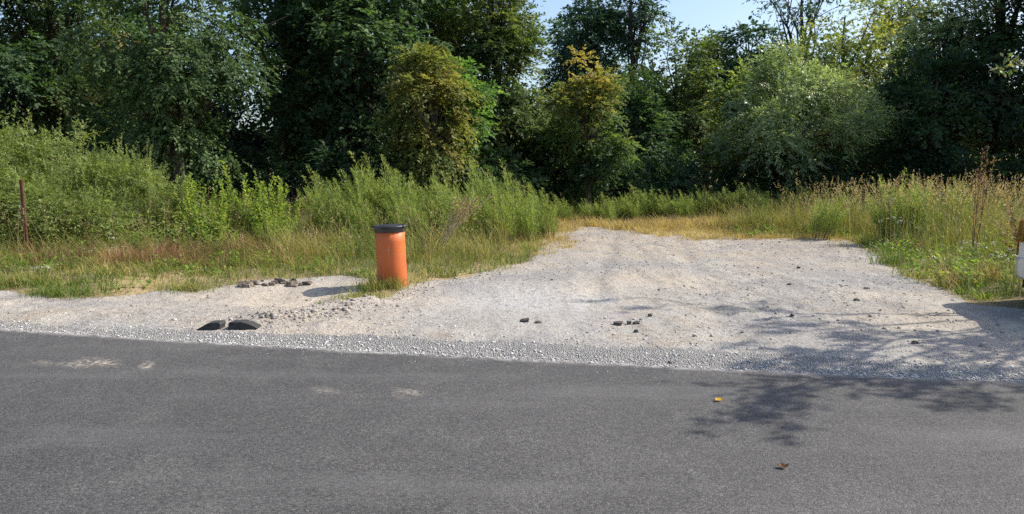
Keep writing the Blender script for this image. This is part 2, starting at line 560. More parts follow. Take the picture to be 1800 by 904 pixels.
M['drystem'] = plain('dry_stem', (.46, .36, .23), (.66, .55, .38), 10, .85)
M['redstem'] = plain('red_brown_stem', (.16, .07, .045), (.28, .14, .08), 10, .85)

# ------------------------------------------------------------------ ground and road
def axis(fine0, fine1, step, lo, hi):
    a = np.arange(fine0, fine1, step)
    l, r, d = [], [], step
    x = fine0
    while x > lo:
        d *= 1.25; x -= d; l.append(x)
    x, d = a[-1], step
    while x < hi:
        d *= 1.25; x += d; r.append(x)
    return np.array(l[::-1] + list(a) + r)

def grid(name, xs, ys, zf, mat):
    X, Y = np.meshgrid(xs, ys, indexing='ij')
    Z = zf(X, Y)
    v = np.stack([X, Y, Z], -1).reshape(-1, 3)
    nx, ny = len(xs), len(ys)
    i, j = np.meshgrid(np.arange(nx - 1), np.arange(ny - 1), indexing='ij')
    q = np.stack([i * ny + j, (i + 1) * ny + j, (i + 1) * ny + j + 1, i * ny + j + 1], -1).reshape(-1, 4)
    mb = MB()
    mb.add(v, q)
    return mb.build(name, mat, smooth=True), X.ravel(), Y.ravel()

def setattr_(o, name, val):
    a = o.data.attributes.new(name, 'FLOAT', 'POINT')
    a.data.foreach_set('value', np.asarray(val, np.float32))

xs = axis(-12, 12, .045, -400, 400)
ys = axis(4.6, 22.5, .04, -80, 600)
ground, gx, gy = grid('ground', xs, ys, H, M['ground'])
tag(ground, kind='structure')
gsd = poly_sd(gx, gy, DIRT)
s_ = gy - edge(gx)
wob = (fbm(gx, gy, .8, 41) - .5) * .5
setattr_(ground, 'dirt', np.where((gy > 3) & (np.abs(gx) < 16), sstep(-.25, .25, gsd + wob * .7), 0))
gw = .42 + .5 * (fbm(gx, gy, 1.3, 44) - .5)
setattr_(ground, 'gravel', np.where(s_ > -.5, 1 - sstep(-.4, .6, s_ - gw), 0) * (1 - .45 * sstep(-2.2, -4.5, gx)))
c0 = gp(930, 535)
setattr_(ground, 'dust', np.exp(-(((gx - c0[0]) / 1.6) ** 2 + ((gy - c0[1]) / 1.5) ** 2)) * (.6 + .8 * (fbm(gx, gy, .9, 51) - .3)))
setattr_(ground, 'sand', np.clip(np.exp(-(((gx + 3.0) / 1.4) ** 2 + ((gy - 9.3) / .7) ** 2)) * 1.2 + sstep(.5, .75, fbm(gx, gy, 2.2, 57)) * .6, 0, 1))
setattr_(ground, 'brown', np.clip(sstep(11.5, 18, gy) * (.35 + .5 * fbm(gx, gy, 1.6, 63)) + .5 * sstep(-3.5, -6, gx) * sstep(.4, .65, fbm(gx, gy, 1.0, 65)) + .35 * sstep(.5, .7, fbm(gx, gy, 1.4, 67)), 0, .85))
setattr_(ground, 'straw', np.clip(np.exp(-(((gx - 5.6) / 3.4) ** 2 + ((gy - 19.5) / 2.0) ** 2)) * 1.4 + sstep(.5, .8, fbm(gx, gy, 1.7, 61)) * .7 + .25, 0, 1))

# the road: a slab laid along the shoulder line
ROAD_W = 8.2
rx = np.concatenate([np.linspace(-300, -14, 40), np.arange(-13.9, 13.9, .1), np.linspace(14, 300, 40)])
rs = np.concatenate([[0, 0], np.array([.03, .1, .2, .35, .5, .7, .9]), np.arange(1.0, ROAD_W, .1), [ROAD_W, ROAD_W]])
X, S = np.meshgrid(rx, rs, indexing='ij')
raw = (fbm(X, X * 0, .5, 71) - .5) * .07 + (fbm(X, X * 0, .12, 73) - .5) * .035
Y = edge(X) - S + raw * np.exp(-S / .12)
Z = .004 + .008 * np.sin(np.clip(S / ROAD_W, 0, 1) * math.pi) + (fbm(X, Y, 2.0, 75) - .5) * .008
Z[:, 0] = -.09
Z[:, -1] = -.09
nx, ny = X.shape
i, j = np.meshgrid(np.arange(nx - 1), np.arange(ny - 1), indexing='ij')
q = np.stack([i * ny + j, i * ny + j + 1, (i + 1) * ny + j + 1, (i + 1) * ny + j], -1).reshape(-1, 4)
mb = MB()
mb.add(np.stack([X, Y, Z], -1).reshape(-1, 3), q)
road = mb.build('road', M['asphalt'], smooth=False)
tag(road, kind='structure')
setattr_(road, 'edge', np.exp(-S / .20).ravel())
st = np.zeros(X.size)
for px, py, wx, wy, a in [(150, 641, .16, .06, 1), (185, 641, .10, .03, .8), (255, 647, .05, .03, 1), (716, 693, .07, .05, 1), (915, 684, .06, .03, .8),
                          (575, 688, .06, .04, .5), (290, 860, .03, .02, .9), (60, 640, .1, .03, .7), (220, 625, .05, .03, .5), (1050, 724, .05, .03, .4), (480, 640, .1, .02, .4)]:
    c = gp(px, py)
    st = np.maximum(st, a * np.exp(-(((X.ravel() - c[0]) / wx) ** 2 + ((Y.ravel() - c[1]) / wy) ** 2)))
setattr_(road, 'stain', np.clip(st * 1.5, 0, 1))

# ------------------------------------------------------------------ stones
ICO_V = []
_p = (1 + 5 ** .5) / 2
for a_, b_ in ((-1, _p), (1, _p), (-1, -_p), (1, -_p)):
    ICO_V.append((a_, b_, 0))
for a_, b_ in ((-1, _p), (1, _p), (-1, -_p), (1, -_p)):
    ICO_V.append((0, a_, b_))
for a_, b_ in ((_p, -1), (_p, 1), (-_p, -1), (-_p, 1)):
    ICO_V.append((a_, 0, b_))
ICO_V = np.array(ICO_V) / math.hypot(1, _p)
ICO_T = np.array([(0, 11, 5), (0, 5, 1), (0, 1, 7), (0, 7, 10), (0, 10, 11), (1, 5, 9), (5, 11, 4), (11, 10, 2), (10, 7, 6), (7, 1, 8),
                  (3, 9, 4), (3, 4, 2), (3, 2, 6), (3, 6, 8), (3, 8, 9), (4, 9, 5), (2, 4, 11), (6, 2, 10), (8, 6, 7), (9, 8, 1)])

def rand_rot(n, rg):
    qn = rg.normal(size=(n, 4)); qn /= np.linalg.norm(qn, axis=1)[:, None]
    a, b, c, d = qn.T
    return np.stack([np.stack([1 - 2 * (c * c + d * d), 2 * (b * c - a * d), 2 * (b * d + a * c)], -1),
                     np.stack([2 * (b * c + a * d), 1 - 2 * (b * b + d * d), 2 * (c * d - a * b)], -1),
                     np.stack([2 * (b * d - a * c), 2 * (c * d + a * b), 1 - 2 * (b * b + c * c)], -1)], 1)

def stones(mb, P, size, rg, flat=.65, tint=None):
    n = len(P)
    jit = rg.uniform(.62, 1.25, (n, 12, 1))
    v = ICO_V[None] * jit * rg.uniform(.6, 1.2, (n, 1, 3))
    v = np.einsum('nij,nkj->nki', rand_rot(n, rg), v)
    v[..., 2] *= flat
    v = v * np.asarray(size).reshape(-1, 1, 1) + P[:, None]
    tr = (ICO_T[None] + (np.arange(n) * 12)[:, None, None]).reshape(-1, 3)
    tn = np.repeat(rg.random(n) if tint is None else tint, 20)
    mb.add(v.reshape(-1, 3), tris=tr, tint=tn)

rg = np.random.default_rng(3)
n = 27000
x = rg.uniform(-10.5, 10.5, n)
s = np.abs(rg.normal(0.0, .24, n)) * (.6 + .8 * vnoise(x, x * 0, .9, 17)) + (rg.random(n) < .35) * rg.exponential(.45, n) - .05 + (rg.random(n) < .05) * rg.uniform(-.35, 0, n)
y = edge(x) + s
z = np.where(s > .01, H(x, y), .006)
size = np.exp(rg.normal(math.log(.0062), .5, n)) * np.where(s < 0, .6, 1)
size = np.minimum(size * np.where(x < -3, .7, 1), np.where(s < 0, .006, .019))
mb = MB()
stones(mb, np.stack([x, y, z + size * .15], 1), size, rg)
tag(mb.build('gravel', M['stone']), 'pale grey crushed stone spilled along the asphalt edge', 'gravel', kind='stuff')

n = 30000
x = rg.uniform(-12, 9.5, n); y = rg.uniform(6, 21, n)
keep = (poly_sd(x, y, DIRT) > .05) & (y - edge(x) > .5) & (fbm(x, y, 1.1, 81) * rg.random(n) > .2 + .5 * np.exp(-(((x - .15) / 1.4) ** 2 + ((y - 9.0) / 1.3) ** 2)))
x, y = x[keep], y[keep]
size = np.minimum(np.exp(rg.normal(math.log(.0085), .5, len(x))), .026)
mb = MB()
stones(mb, np.stack([x, y, H(x, y) + size * .2], 1), size, rg, .7)
tag(mb.build('pebbles', M['clod']), 'loose pebbles and crumbs of dry earth over the bare ground', 'pebbles', kind='stuff')

# rubble ridge along the side of the drive, beside the filled pit
P0, P1, P2, P3 = gp(455, 567), gp(560, 556), gp(645, 533), gp(860, 482)
seg = [P0, P1, P2, P3]
n = 1100
k = rg.choice(3, n, p=[.42, .33, .25]); t_ = rg.random(n)
c = np.array([seg[a] * (1 - b) + seg[a + 1] * b for a, b in zip(k, t_)])
wd = np.where(k == 2, .10, .22)
x = c[:, 0] + rg.normal(0, 1, n) * wd; y = c[:, 1] + rg.normal(0, 1, n) * wd * .7
size = np.exp(rg.normal(math.log(.0105), .6, n)) * np.where(k == 2, .75, 1)
mb = MB()
stones(mb, np.stack([x, y, H(x, y) + size * .1], 1), size, rg, .6, rg.random(n) * .7)
tag(mb.build('rubble', M['clod']), 'ridge of grey rubble lumps along the edge of the drive', 'rubble', kind='stuff')

def lump(name, px, py, wpx, hpx, mat, label, cat, group=None, seed=0, tint=.5, lift=.42):
    """one irregular stone of real size standing on the ground at that spot"""
    rr = np.random.default_rng(seed + int(px) * 7)
    g = gp(px, py)
    zz = float(H(g[0], g[1]))
    g = gp(px, py, zz)
    d = g[1]
    sx, sz = wpx / F * d / 2, hpx / F * d / 2
    import bmesh
    bm = bmesh.new()
    bmesh.ops.create_icosphere(bm, subdivisions=2 if max(wpx, hpx) < 14 else 3, radius=1)
    off = rr.uniform(0, 50, 3)
    for v in bm.verts:
        c = np.array(v.co)
        c = np.sign(c) * np.abs(c) ** .72
        nn = sum(math.sin(c[a] * f_ + off[a] * f_) * b for a, f_, b in ((0, 3, .1), (1, 4, .1), (2, 3.5, .1), (0, 8, .05), (1, 9, .05), (2, 11, .04)))
        c = c * (1 + nn * 1.5) + rr.normal(0, .075, 3)
        v.co = (c[0] * sx, c[1] * sx * .7, c[2] * sz)
    me = bpy.data.meshes.new(name)
    bm.to_mesh(me); bm.free()
    a = me.attributes.new('tint', 'FLOAT', 'FACE')
    a.data.foreach_set('value', (tint + rr.uniform(-.2, .2, len(me.polygons))).astype(np.float32))
    me.materials.append(mat)
    o = bpy.data.objects.new(name, me)
    o.location = (g[0], g[1], zz + sz * (1 - lift))
    o.rotation_euler = (rr.uniform(-.2, .2), rr.uniform(-.25, .25), rr.uniform(-.5, .5))
    col.objects.link(o)
    return tag(o, label, cat, group)

for px, py, wp, hp, mt, lb in [
    (923, 566, 17, 10, 'darkstone', 'dark brown broken stone beside a thin flat chip on pale dust'),
    (946, 568, 15, 6, 'darkstone', 'thin flat dark chip touching a thicker brown stone'),
    (1086, 571, 19, 9, 'darkstone', 'long dark stone lying beside a pair of joined lumps'),
    (1106, 570, 10, 10, 'darkstone', 'small knobbly dark lump wedged between two longer stones'),
    (1119, 570, 16, 9, 'darkstone', 'dark lump with a flat top, behind a rounder stone'),
    (1118, 584, 10, 8, 'darkstone', 'round dark stone in front of a group of three'),
    (1142, 556, 8, 8, 'darkstone', 'small dark stone standing alone behind a group of lumps'),
    (1608, 604, 13, 9, 'darkstone', 'black rounded stone in the tree shade on the dirt'),
    (1506, 529, 10, 7, 'darkstone', 'dark stone on sunny dirt between the drive and the green verge'),
    (1522, 508, 13, 5, 'darkstone', 'flat dark chip lying close to the verge'),
    (1729, 609, 20, 9, 'clod', 'brown rounded clod in the shade close to the parked car'),
    (1387, 502, 8, 6, 'darkstone', 'small dark stone near the middle of the sunny drive'),
    (1404, 472, 9, 5, 'darkstone', 'small dark stone far up the drive near the dry grass'),
    (1393, 556, 9, 6, 'darkstone', 'dull stone on the dirt next to a bigger brown crumb'),
    (1364, 552, 8, 6, 'clod', 'brown crumb of earth beside a dull dark stone'),
    (1222, 592, 10, 6, 'clod', 'grey lump at the back edge of the gravel strip'),
    (1305, 585, 10, 5, 'clod', 'flat brown lump where the gravel meets the dirt'),
    (1180, 640, 13, 6, 'darkstone', 'dark stone on the rim of the asphalt'),
    (1530, 556, 9, 5, 'clod', 'small pale brown clod at the tip of the tree shade')]:
    lump('stone', px, py, wp * .85, hp * .8, M[mt], lb, 'stone', seed=2)

# dug up soil clods behind the sandy dip
rr = random.Random(5)
for k in range(40):
    t_ = k / 39
    px = 428 + 120 * t_ + rr.uniform(-6, 6)
    py = 504 + rr.uniform(-11, 11) * (1 - abs(t_ - .35))
    s0 = rr.choice([5, 6, 8, 9, 11, 13, 17]) * rr.uniform(.85, 1.15)
    lump('soil_clod', px, py, s0, s0 * rr.uniform(.6, .95), M['soil'], 'dark clod of dug-up soil in the heap behind the sandy dip', 'soil clod', 'clods of dug-up soil', seed=k, tint=rr.uniform(.0, .5))

# two broken slabs and a fragment sunk in the shoulder
def prism(name, px0, outline_px, py_base, depth, mat, label):
    g = gp(px0, py_base)
    zz = float(H(g[0], g[1])) - .01
    g = gp(px0, py_base, zz)
    k = g[1] / F
    pts = [((x_ - px0) * k, (py_base - y_) * k) for x_, y_ in outline_px]
    import bmesh
    bm = bmesh.new()
    f_ = [bm.verts.new((a, 0, b - .02)) for a, b in pts]
    b_ = [bm.verts.new((a * .97, depth, (b - .02) * .93)) for a, b in pts]
    bm.faces.new(f_)
    bm.faces.new(b_[::-1])
    n_ = len(pts)
    for q_ in range(n_):
        bm.faces.new((f_[q_], b_[q_], b_[(q_ + 1) % n_], f_[(q_ + 1) % n_]))
    bmesh.ops.recalc_face_normals(bm, faces=bm.faces)
    bmesh.ops.bevel(bm, geom=list(bm.edges), offset=.003, segments=1, affect='EDGES')
    bmesh.ops.triangulate(bm, faces=bm.faces)
    bmesh.ops.subdivide_edges(bm, edges=list(bm.edges), cuts=2, use_grid_fill=True)
    for v in bm.verts:
        v.co += Vector((math.sin(v.co.z * 90 + v.co.x * 70), math.sin(v.co.x * 80 + v.co.z * 60), math.sin(v.co.y * 70 + v.co.x * 95))) * .0016
    me = bpy.data.meshes.new(name)
    bm.to_mesh(me); bm.free()
    a = me.attributes.new('tint', 'FLOAT', 'FACE')
    a.data.foreach_set('value', np.random.default_rng(1).uniform(.1, .7, len(me.polygons)).astype(np.float32))
    me.materials.append(mat)
    o = bpy.data.objects.new(name, me)
    o.location = (g[0], g[1], zz)
    col.objects.link(o)
    return tag(o, label, 'slab')
prism('broken_slab', 367, [(341, 581), (345, 576), (366, 564), (385, 563), (388, 567), (385, 582)], 582, .16, M['chunk'], 'black broken asphalt slab whose end slopes down away from its neighbour')
prism('broken_slab', 420, [(400, 582), (402, 563), (425, 562), (438, 566), (452, 573), (449, 579), (426, 582)], 582, .16, M['chunk'], 'longer black broken asphalt slab nearest the rubble ridge')
prism('broken_slab', 401, [(391, 585), (394, 582), (404, 580), (411, 583), (409, 586)], 586, .06, M['chunk'], 'small dark fragment lying in front of two bigger black slabs')

# ------------------------------------------------------------------ orange pipe
def lathe(mb, prof, sides=48, tint=.5):
    a = np.arange(sides) * 2 * math.pi / sides
    v = np.array([[(r_ * math.cos(b), r_ * math.sin(b), z_) for b in a] for r_, z_ in prof])
    n_ = len(prof)
    i, j = np.meshgrid(np.arange(n_ - 1), np.arange(sides), indexing='ij')
    q_ = np.stack([i * sides + j, i * sides + (j + 1) % sides, (i + 1) * sides + (j + 1) % sides, (i + 1) * sides + j], -1).reshape(-1, 4)
    mb.add(v.reshape(-1, 3), q_, tint=tint)

m, t, out = newmat('orange_plastic')
co = N(t, 'ShaderNodeTexCoord').outputs['Object']
c = ramp(t, noise(t, co, 5, 4), [(.3, (.52, .125, .034)), (.7, (.58, .145, .040))])
sepx = N(t, 'ShaderNodeSeparateXYZ'); t.links.new(co, sepx.inputs[0])
dz = math_(t, 'SUBTRACT', 1.0, step_(t, math_(t, 'ADD', sepx.outputs[2], math_(t, 'MULTIPLY', noise(t, co, 14, 4), .16)), .05, .30))
c = mix(t, math_(t, 'MULTIPLY', dz, .18), c, (.36, .20, .11))
# scratch
sc1 = N(t, 'ShaderNodeMapping'); t.links.new(co, sc1.inputs[0]); sc1.inputs['Scale'].default_value = (60, 60, 3)
c = mix(t, math_(t, 'MULTIPLY', step_(t, noise(t, sc1.outputs[0], 1.0, 3), .68, .76), .22), c, (.75, .45, .32))
p = N(t, 'ShaderNodeBsdfPrincipled'); t.links.new(c, p.inputs['Base Color'])
p.inputs['Roughness'].default_value = .5
p.inputs['Specular IOR Level'].default_value = .35
t.links.new(p.outputs[0], out.inputs[0])
M['orange'] = m
M['blackplastic'] = plain('black_plastic', (.018, .019, .022), (.035, .036, .04), 12, .42, .5)
M['scuff'] = plain('pale_scuff', (.70, .50, .40), (.8, .62, .5), 20, .7)

pb = at(690, 500, 10.25)
pz = float(H(pb[0], pb[1]))
pipe = thing('inspection_pipe', 'upright orange plastic pipe with a black lid standing at the edge of the drive', 'pipe', (pb[0], pb[1], pz), R(10))
pipe.rotation_euler = (R(.5), R(-1.7), R(10))
mb = MB()
lathe(mb, [(.188, -.35), (.205, -.34), (.2055, .30), (.2045, .60), (.205, .755), (.190, .756), (.188, .3)])
mb.build('pipe_body', M['orange'], pipe, True)
mb = MB()
rim = [(.196, .742), (.213, .742), (.216, .75), (.216, .775), (.221, .782), (.222, .80), (.232, .806), (.236, .815), (.234, .826), (.20, .832),
       (.19, .826), (.12, .824), (.11, .832), (.0, .834)]
lathe(mb, rim)
lid = mb.build('lid', M['blackplastic'], pipe, True)
mb = MB()
for az_ in (R(180), R(-38)):
    mb = MB()
    c_, s_2 = math.cos(az_), math.sin(az_)
    bx = np.array([(a, b, d) for a in (.21, .262) for b in (-.035, .035) for d in (.803, .824)])
    bx[:, 1] *= np.where(bx[:, 0] > .23, .45, 1)
    bx = np.stack([bx[:, 0] * c_ - bx[:, 1] * s_2, bx[:, 0] * s_2 + bx[:, 1] * c_, bx[:, 2]], 1)
    mb.add(bx, [(0, 1, 3, 2), (4, 6, 7, 5), (0, 4, 5, 1), (2, 3, 7, 6), (1, 5, 7, 3), (0, 2, 6, 4)])
    mb.build('lid_tab', M['blackplastic'], lid)
mb = MB()
for k in range(8):
    a0 = R(-112 + 6 * math.sin(k)); zz0 = .50 + .006 * k
    pass
a0 = R(-100)
mb.add([(.2068 * math.cos(a0 + d), .2068 * math.sin(a0 + d), z_) for d, z_ in ((-.008, .47), (.012, .47), (.018, .525), (-.002, .53))], [(0, 1, 2, 3)])
a0 = R(-108)
mb.add([(.2068 * math.cos(a0 + d), .2068 * math.sin(a0 + d), z_) for d, z_ in ((-.02, .50), (.012, .51), (.014, .518), (-.02, .508))], [(0, 1, 2, 3)])
mb.build('scuff_mark', M['scuff'], pipe)

# ------------------------------------------------------------------ rusty post
M['rust'] = plain('rusted_steel', (.10, .035, .022), (.20, .085, .05), 25, .85, .3, .5, 80)
p0 = at(49, 458, 12.3); p1 = at(28, 316, 12.3)
pz = float(H(p0[0], p0[1]))
Lp = p1[2] - pz
post = thing('fence_post', 'rusty steel angle post leaning in the weeds without any fence', 'post', (p0[0], p0[1], pz))
mb = MB()
dxp = p1[0] - p0[0]
w_, t2 = .062, .008
sec = [(0, 0), (w_, 0), (w_, t2), (t2, t2), (t2, w_), (0, w_)]
rings = [[(a + dxp * f_ - .03, b + .12 * f_, -.4 * (f_ < 0) + max(f_, 0) * Lp) for a, b in sec] for f_ in (-.1, 0, .25, .5, .75, 1)]
v = np.array(rings).reshape(-1, 3)
mb.add(v, [(i_ * 6 + j_, i_ * 6 + (j_ + 1) % 6, (i_ + 1) * 6 + (j_ + 1) % 6, (i_ + 1) * 6 + j_) for i_ in range(5) for j_ in range(6)])
mb.add(rings[-1], [(0, 1, 2, 3), (0, 3, 4, 5)])
post_m = mb.build('post_bar', M['rust'], post)
M['hole'] = plain('hole_dark', (.012, .008, .006), (.02, .012, .01), 10, .9)
for f_ in (.08, .14, .20, .26):
    mb = MB()
    c_ = np.array([dxp * f_ - .03 + .034, .12 * f_ - .002, f_ * Lp])
    a = np.arange(8) * math.pi / 4
    mb.add(np.stack([c_[0] + .010 * np.cos(a), np.full(8, c_[1]), c_[2] + .010 * np.sin(a)], 1), [(0, 1, 2, 3), (0, 3, 4, 7), (4, 5, 6, 7)])
    mb.build('bolt_hole', M['hole'], post)

# flat concrete slab half hidden in the grass
M['conc'] = plain('old_concrete', (.30, .27, .23), (.44, .40, .34), 9, .95, .2, .6, 45)
g = gp(45, 490)
import bmesh
bm = bmesh.new()
bmesh.ops.create_cube(bm, size=1)
bmesh.ops.scale(bm, vec=(.58, .42, .14), verts=bm.verts)
bmesh.ops.bevel(bm, geom=list(bm.edges), offset=.015, segments=2, affect='EDGES')
me = bpy.data.meshes.new('concrete_block'); bm.to_mesh(me); bm.free()
me.materials.append(M['conc'])
cb = bpy.data.objects.new('concrete_block', me)
cb.location = (g[0], g[1] + .25, float(H(g[0], g[1] + .25)) - .04)
cb.rotation_euler = (R(2), R(-3), R(6))
col.objects.link(cb)
tag(cb, 'weathered flat concrete block lying in the grass below the rusty post', 'block')

# ------------------------------------------------------------------ fallen leaves on the road
def fallen_leaf(px, py, L, W, rz, mat, label, curl):
    g = gp(px, py)
    mb = MB()
    nx_, ny_ = 9, 7
    V = []
    for a in range(nx_):
        t_ = a / (nx_ - 1)
        hw = W / 2 * (math.sin(math.pi * t_ ** .8) ** .8) * (1 + .18 * math.sin(t_ * 22)) + .001
        for b in range(ny_):
            s2 = b / (ny_ - 1) * 2 - 1
            V.append((L * (t_ - .5), s2 * hw, .003 + curl * L * (abs(s2) ** 1.6 * .30 + (t_ - .45) ** 2 * .8) + .003 * math.sin(t_ * 9 + s2 * 4)))
    mb.add(V, [(a * ny_ + b, (a + 1) * ny_ + b, (a + 1) * ny_ + b + 1, a * ny_ + b + 1) for a in range(nx_ - 1) for b in range(ny_ - 1)], tint=.6)
    o = mb.build('fallen_leaf', mat, None, True)
    o.location = (g[0], g[1], .012)
    o.rotation_euler = (R(3), R(-2), rz)
    tag(o, label, 'leaf')
    mb = MB()
    tube(mb, [(-L * .5, 0, .006 + curl * L * .18), (-L * .7, .004, .004 + curl * L * .2), (-L * .85, .012, .003)], [.0018, .0014, .001], 5)
    mb.build('leaf_stalk', M['redstem'], o)
M['yleaf'] = leafmat('fallen_yellow', [(0, (.50, .30, .03)), (1, (.70, .42, .05))], .3)
M['bleaf'] = leafmat('fallen_brown', [(0, (.16, .075, .04)), (1, (.22, .11, .06))], .15)
fallen_leaf(1264, 707, .06, .045, R(15), M['yleaf'], 'yellow fallen leaf lying on the asphalt', .45)
fallen_leaf(1377, 826, .055, .038, R(-12), M['bleaf'], 'curled brown fallen leaf on the asphalt', .7)

# ------------------------------------------------------------------ trees
def make_crown(seed, a, b, zc, hz, n_cl, n_leaf, L, W, shape='round', droop=.3, tint_h=False, flat=.5, csize=.22, nper=13):
    """boughs of twigs, each twig a flat spray of leaves; returns builder and bough centres"""
    rg = np.random.default_rng(seed)
    n_cl = max(int(n_cl * .62), 16)
    d = unit(rg.normal(size=(n_cl, 3)))
    rad = rg.uniform(.15, 1, n_cl) ** .5 * rg.uniform(.86, 1.14, n_cl)
    C = d * rad[:, None]
    lob = 1 + .22 * np.sin(2 * np.arctan2(C[:, 1], C[:, 0]) + seed) * np.cos(2.3 * C[:, 2] + seed) + .16 * np.sin(5 * C[:, 2] + 2 * seed)
    C[:, :2] *= lob[:, None]
    if shape == 'cone':
        C[:, :2] *= (1.0 - .62 * (C[:, 2:3] * .5 + .5) ** 1.2) * 1.15
    elif shape == 'dome':
        C[:, :2] *= (1.0 - .22 * np.clip(C[:, 2:3], 0, 1))
    C = C * [a, b, hz] + [0, 0, zc]
    mean = (a + b + hz) / 3
    csz = rg.uniform(.5, 1.45, n_cl) * csize * mean * 1.45
    nt = max(n_leaf // nper, 30)
    pr = csz ** 2.0
    idx = rg.choice(n_cl, nt, p=pr / pr.sum())
    off = unit(rg.normal(size=(nt, 3))) * (rg.random(nt) ** .6)[:, None] * [1, 1, flat]
    B = C[idx] + off * csz[idx][:, None] * .85
    outw = unit((B - [0, 0, zc]) * [1, 1, .5])
    ax = unit(outw * .55 + unit(off) * .75 + rg.normal(0, .35, (nt, 3)) + [0, 0, .12 - droop * .9])
    tl = L * rg.uniform(2.6, 5.2, nt)
    tn = unit(np.array([0, 0, .9]) + outw * .35 + rg.normal(0, .30, (nt, 3)))
    tn = unit(tn - ax * np.sum(tn * ax, 1)[:, None])
    side = np.cross(ax, tn)
    ct = rg.random(n_cl)
    tt = rg.normal(0, .12, nt)
    t = rg.random((nt, nper))
    sg = np.where(np.arange(nper) % 2 == 0, 1., -1.)[None, :, None]
    P = B[:, None] + ax[:, None] * (t * tl[:, None])[..., None] - np.array([0, 0, 1.]) * (droop * tl[:, None] * t ** 2 * .8)[..., None]
    D = ax[:, None] * .75 + side[:, None] * sg * .8 + rg.normal(0, .28, (nt, nper, 3)) - [0, 0, .25 * droop]
    Nn = tn[:, None] + rg.normal(0, .32, (nt, nper, 3))
    n = nt * nper
    P, D, Nn = P.reshape(n, 3), D.reshape(n, 3), Nn.reshape(n, 3)
    ii = np.repeat(np.arange(nt), nper)
    if tint_h:
        hfrac = (P[:, 2] - (zc - hz)) / (2 * hz)
        tint = hfrac * 1.05 + (ct[idx] - .5)[ii] * .35 + tt[ii] + rg.normal(0, .08, n) - .12
    else:
        tint = .18 + .5 * ct[idx][ii] + tt[ii] + rg.normal(0, .10, n)
    mb = MB()
    leaves(mb, P, D, Nn, L * rg.uniform(.65, 1.25, n), W * rg.uniform(.75, 1.25, n), np.clip(tint, 0, 1))
    return mb, C, rg

def make_trunk(seed, h, r0, C, zc, top, n_limb, lean=0.0, sides=8, kink=.05):
    rg = np.random.default_rng(seed + 99)
    mb = MB()
    n = 10
    t = np.linspace(0, 1, n)
    wob = np.cumsum(rg.normal(0, kink, (n, 2)), 0) * h / 10
    path = np.stack([wob[:, 0] + lean * t, wob[:, 1], -.3 + t * (top + .3)], 1)
    path[0, :2] = 0
    r = r0 * (1 - t) ** .8 * .9 + r0 * .10
    r[0] *= 1.35
    tube(mb, path, r, sides)
    if len(C):
        order = rg.permutation(len(C))[:n_limb]
        for k in order:
            tz = np.clip((C[k, 2] - zc * .25) / top * .75, .22, .92)
            s = np.array([np.interp(tz, t, path[:, q_]) for q_ in range(3)])
            e = C[k]
            mid = s * .5 + e * .5 + rg.normal(0, .06, 3) * np.linalg.norm(e - s) + [0, 0, .08 * np.linalg.norm(e - s)]
            rs_ = np.interp(tz, t, r) * .5
            tube(mb, [s, s * .6 + mid * .4, mid, mid * .4 + e * .6, e], [rs_, rs_ * .8, rs_ * .55, rs_ * .35, rs_ * .12], 5)
            for q_ in range(2):
                e2 = e + rg.normal(0, .18, 3) * np.linalg.norm(e - s)
                tube(mb, [mid, mid * .5 + e2 * .5 + [0, 0, .05], e2], [rs_ * .35, rs_ * .22, rs_ * .06], 4)
    return mb

def tree(px, top_py, Y, halfw_px, bot_py, mat, label, seed, n_cl=90, n_leaf=26000, L=.17, W=.085, shape='round', droop=.35, tint_h=False, flat=.5,
         csize=.22, name='tree', bark='bark', n_limb=22, depth_k=.85, group=None, trunk_r=None, lean=0.0, trunk_top=None):
    x0 = at(px, 330, Y)[0]
    ztop = at(px, top_py, Y)[2]
    zb = max(at(px, bot_py, Y)[2], .1)
    a = halfw_px / F * Y
    zc, hz = (ztop + zb) / 2, (ztop - zb) / 2
    z0 = float(H(x0, Y))
    o = thing(name, label, 'tree', (x0, Y, z0), 0, group)
    mb, C, rg = make_crown(seed, a, a * depth_k, zc, hz, n_cl, n_leaf, L, W, shape, droop, tint_h, flat, csize)
    mb.build('crown', LM[mat], o)
    tm = make_trunk(seed, ztop, trunk_r or (.10 + .014 * ztop), C, zc, trunk_top or (zb + (ztop - zb) * .85), n_limb, lean)
    tm.build('trunk', M[bark], o, True)
    return o

T = tree
FG = 'trees of the forest edge'
T(-50, -170, 24, 150, 330, 'dark', 'dark green forest tree behind the highest part of the willow thicket', 1, 100, 30000, flat=.45)
T(110, -210, 26, 130, 320, 'mixed', 'tall dark tree with rusty leaves behind the willow thicket', 2, 110, 30000)
T(215, -120, 30, 110, 330, 'dark', 'dark tree standing back between the rusty tree and the sage-green one', 3, 90, 24000)
T(312, -150, 20.5, 120, 325, 'sage', 'sage-green tree with drooping layered sprays lit by the sun', 4, 120, 42000, L=.13, W=.06, droop=.6, flat=.28, csize=.26)
T(400, 90, 25, 60, 330, 'blue', 'low blue-green tree below the gap of sky in the forest', 5, 60, 16000, L=.14)
T(505, -170, 27, 70, 320, 'mixed', 'thin dark tree with sky showing through beside the forest gap', 6, 60, 13000, csize=.2)
T(640, -210, 25, 140, 330, 'dark', 'big dark broad-leaved tree behind the ochre one', 7, 130, 36000, L=.2, W=.11)
T(575, 60, 29, 80, 330, 'mixed', 'dark reddish tree low in the shade behind the tall feathery weeds', 8, 70, 18000)
T(757, 92, 20.8, 66, 325, 'ochre', 'ochre-yellow tree in front of the dark forest behind the orange pipe', 9, 60, 20000, L=.12, W=.065, droop=.5, csize=.27)
T(806, 105, 22.3, 48, 260, 'bright', 'bright green tree peeking out behind the ochre one', 10, 45, 11000, L=.15)
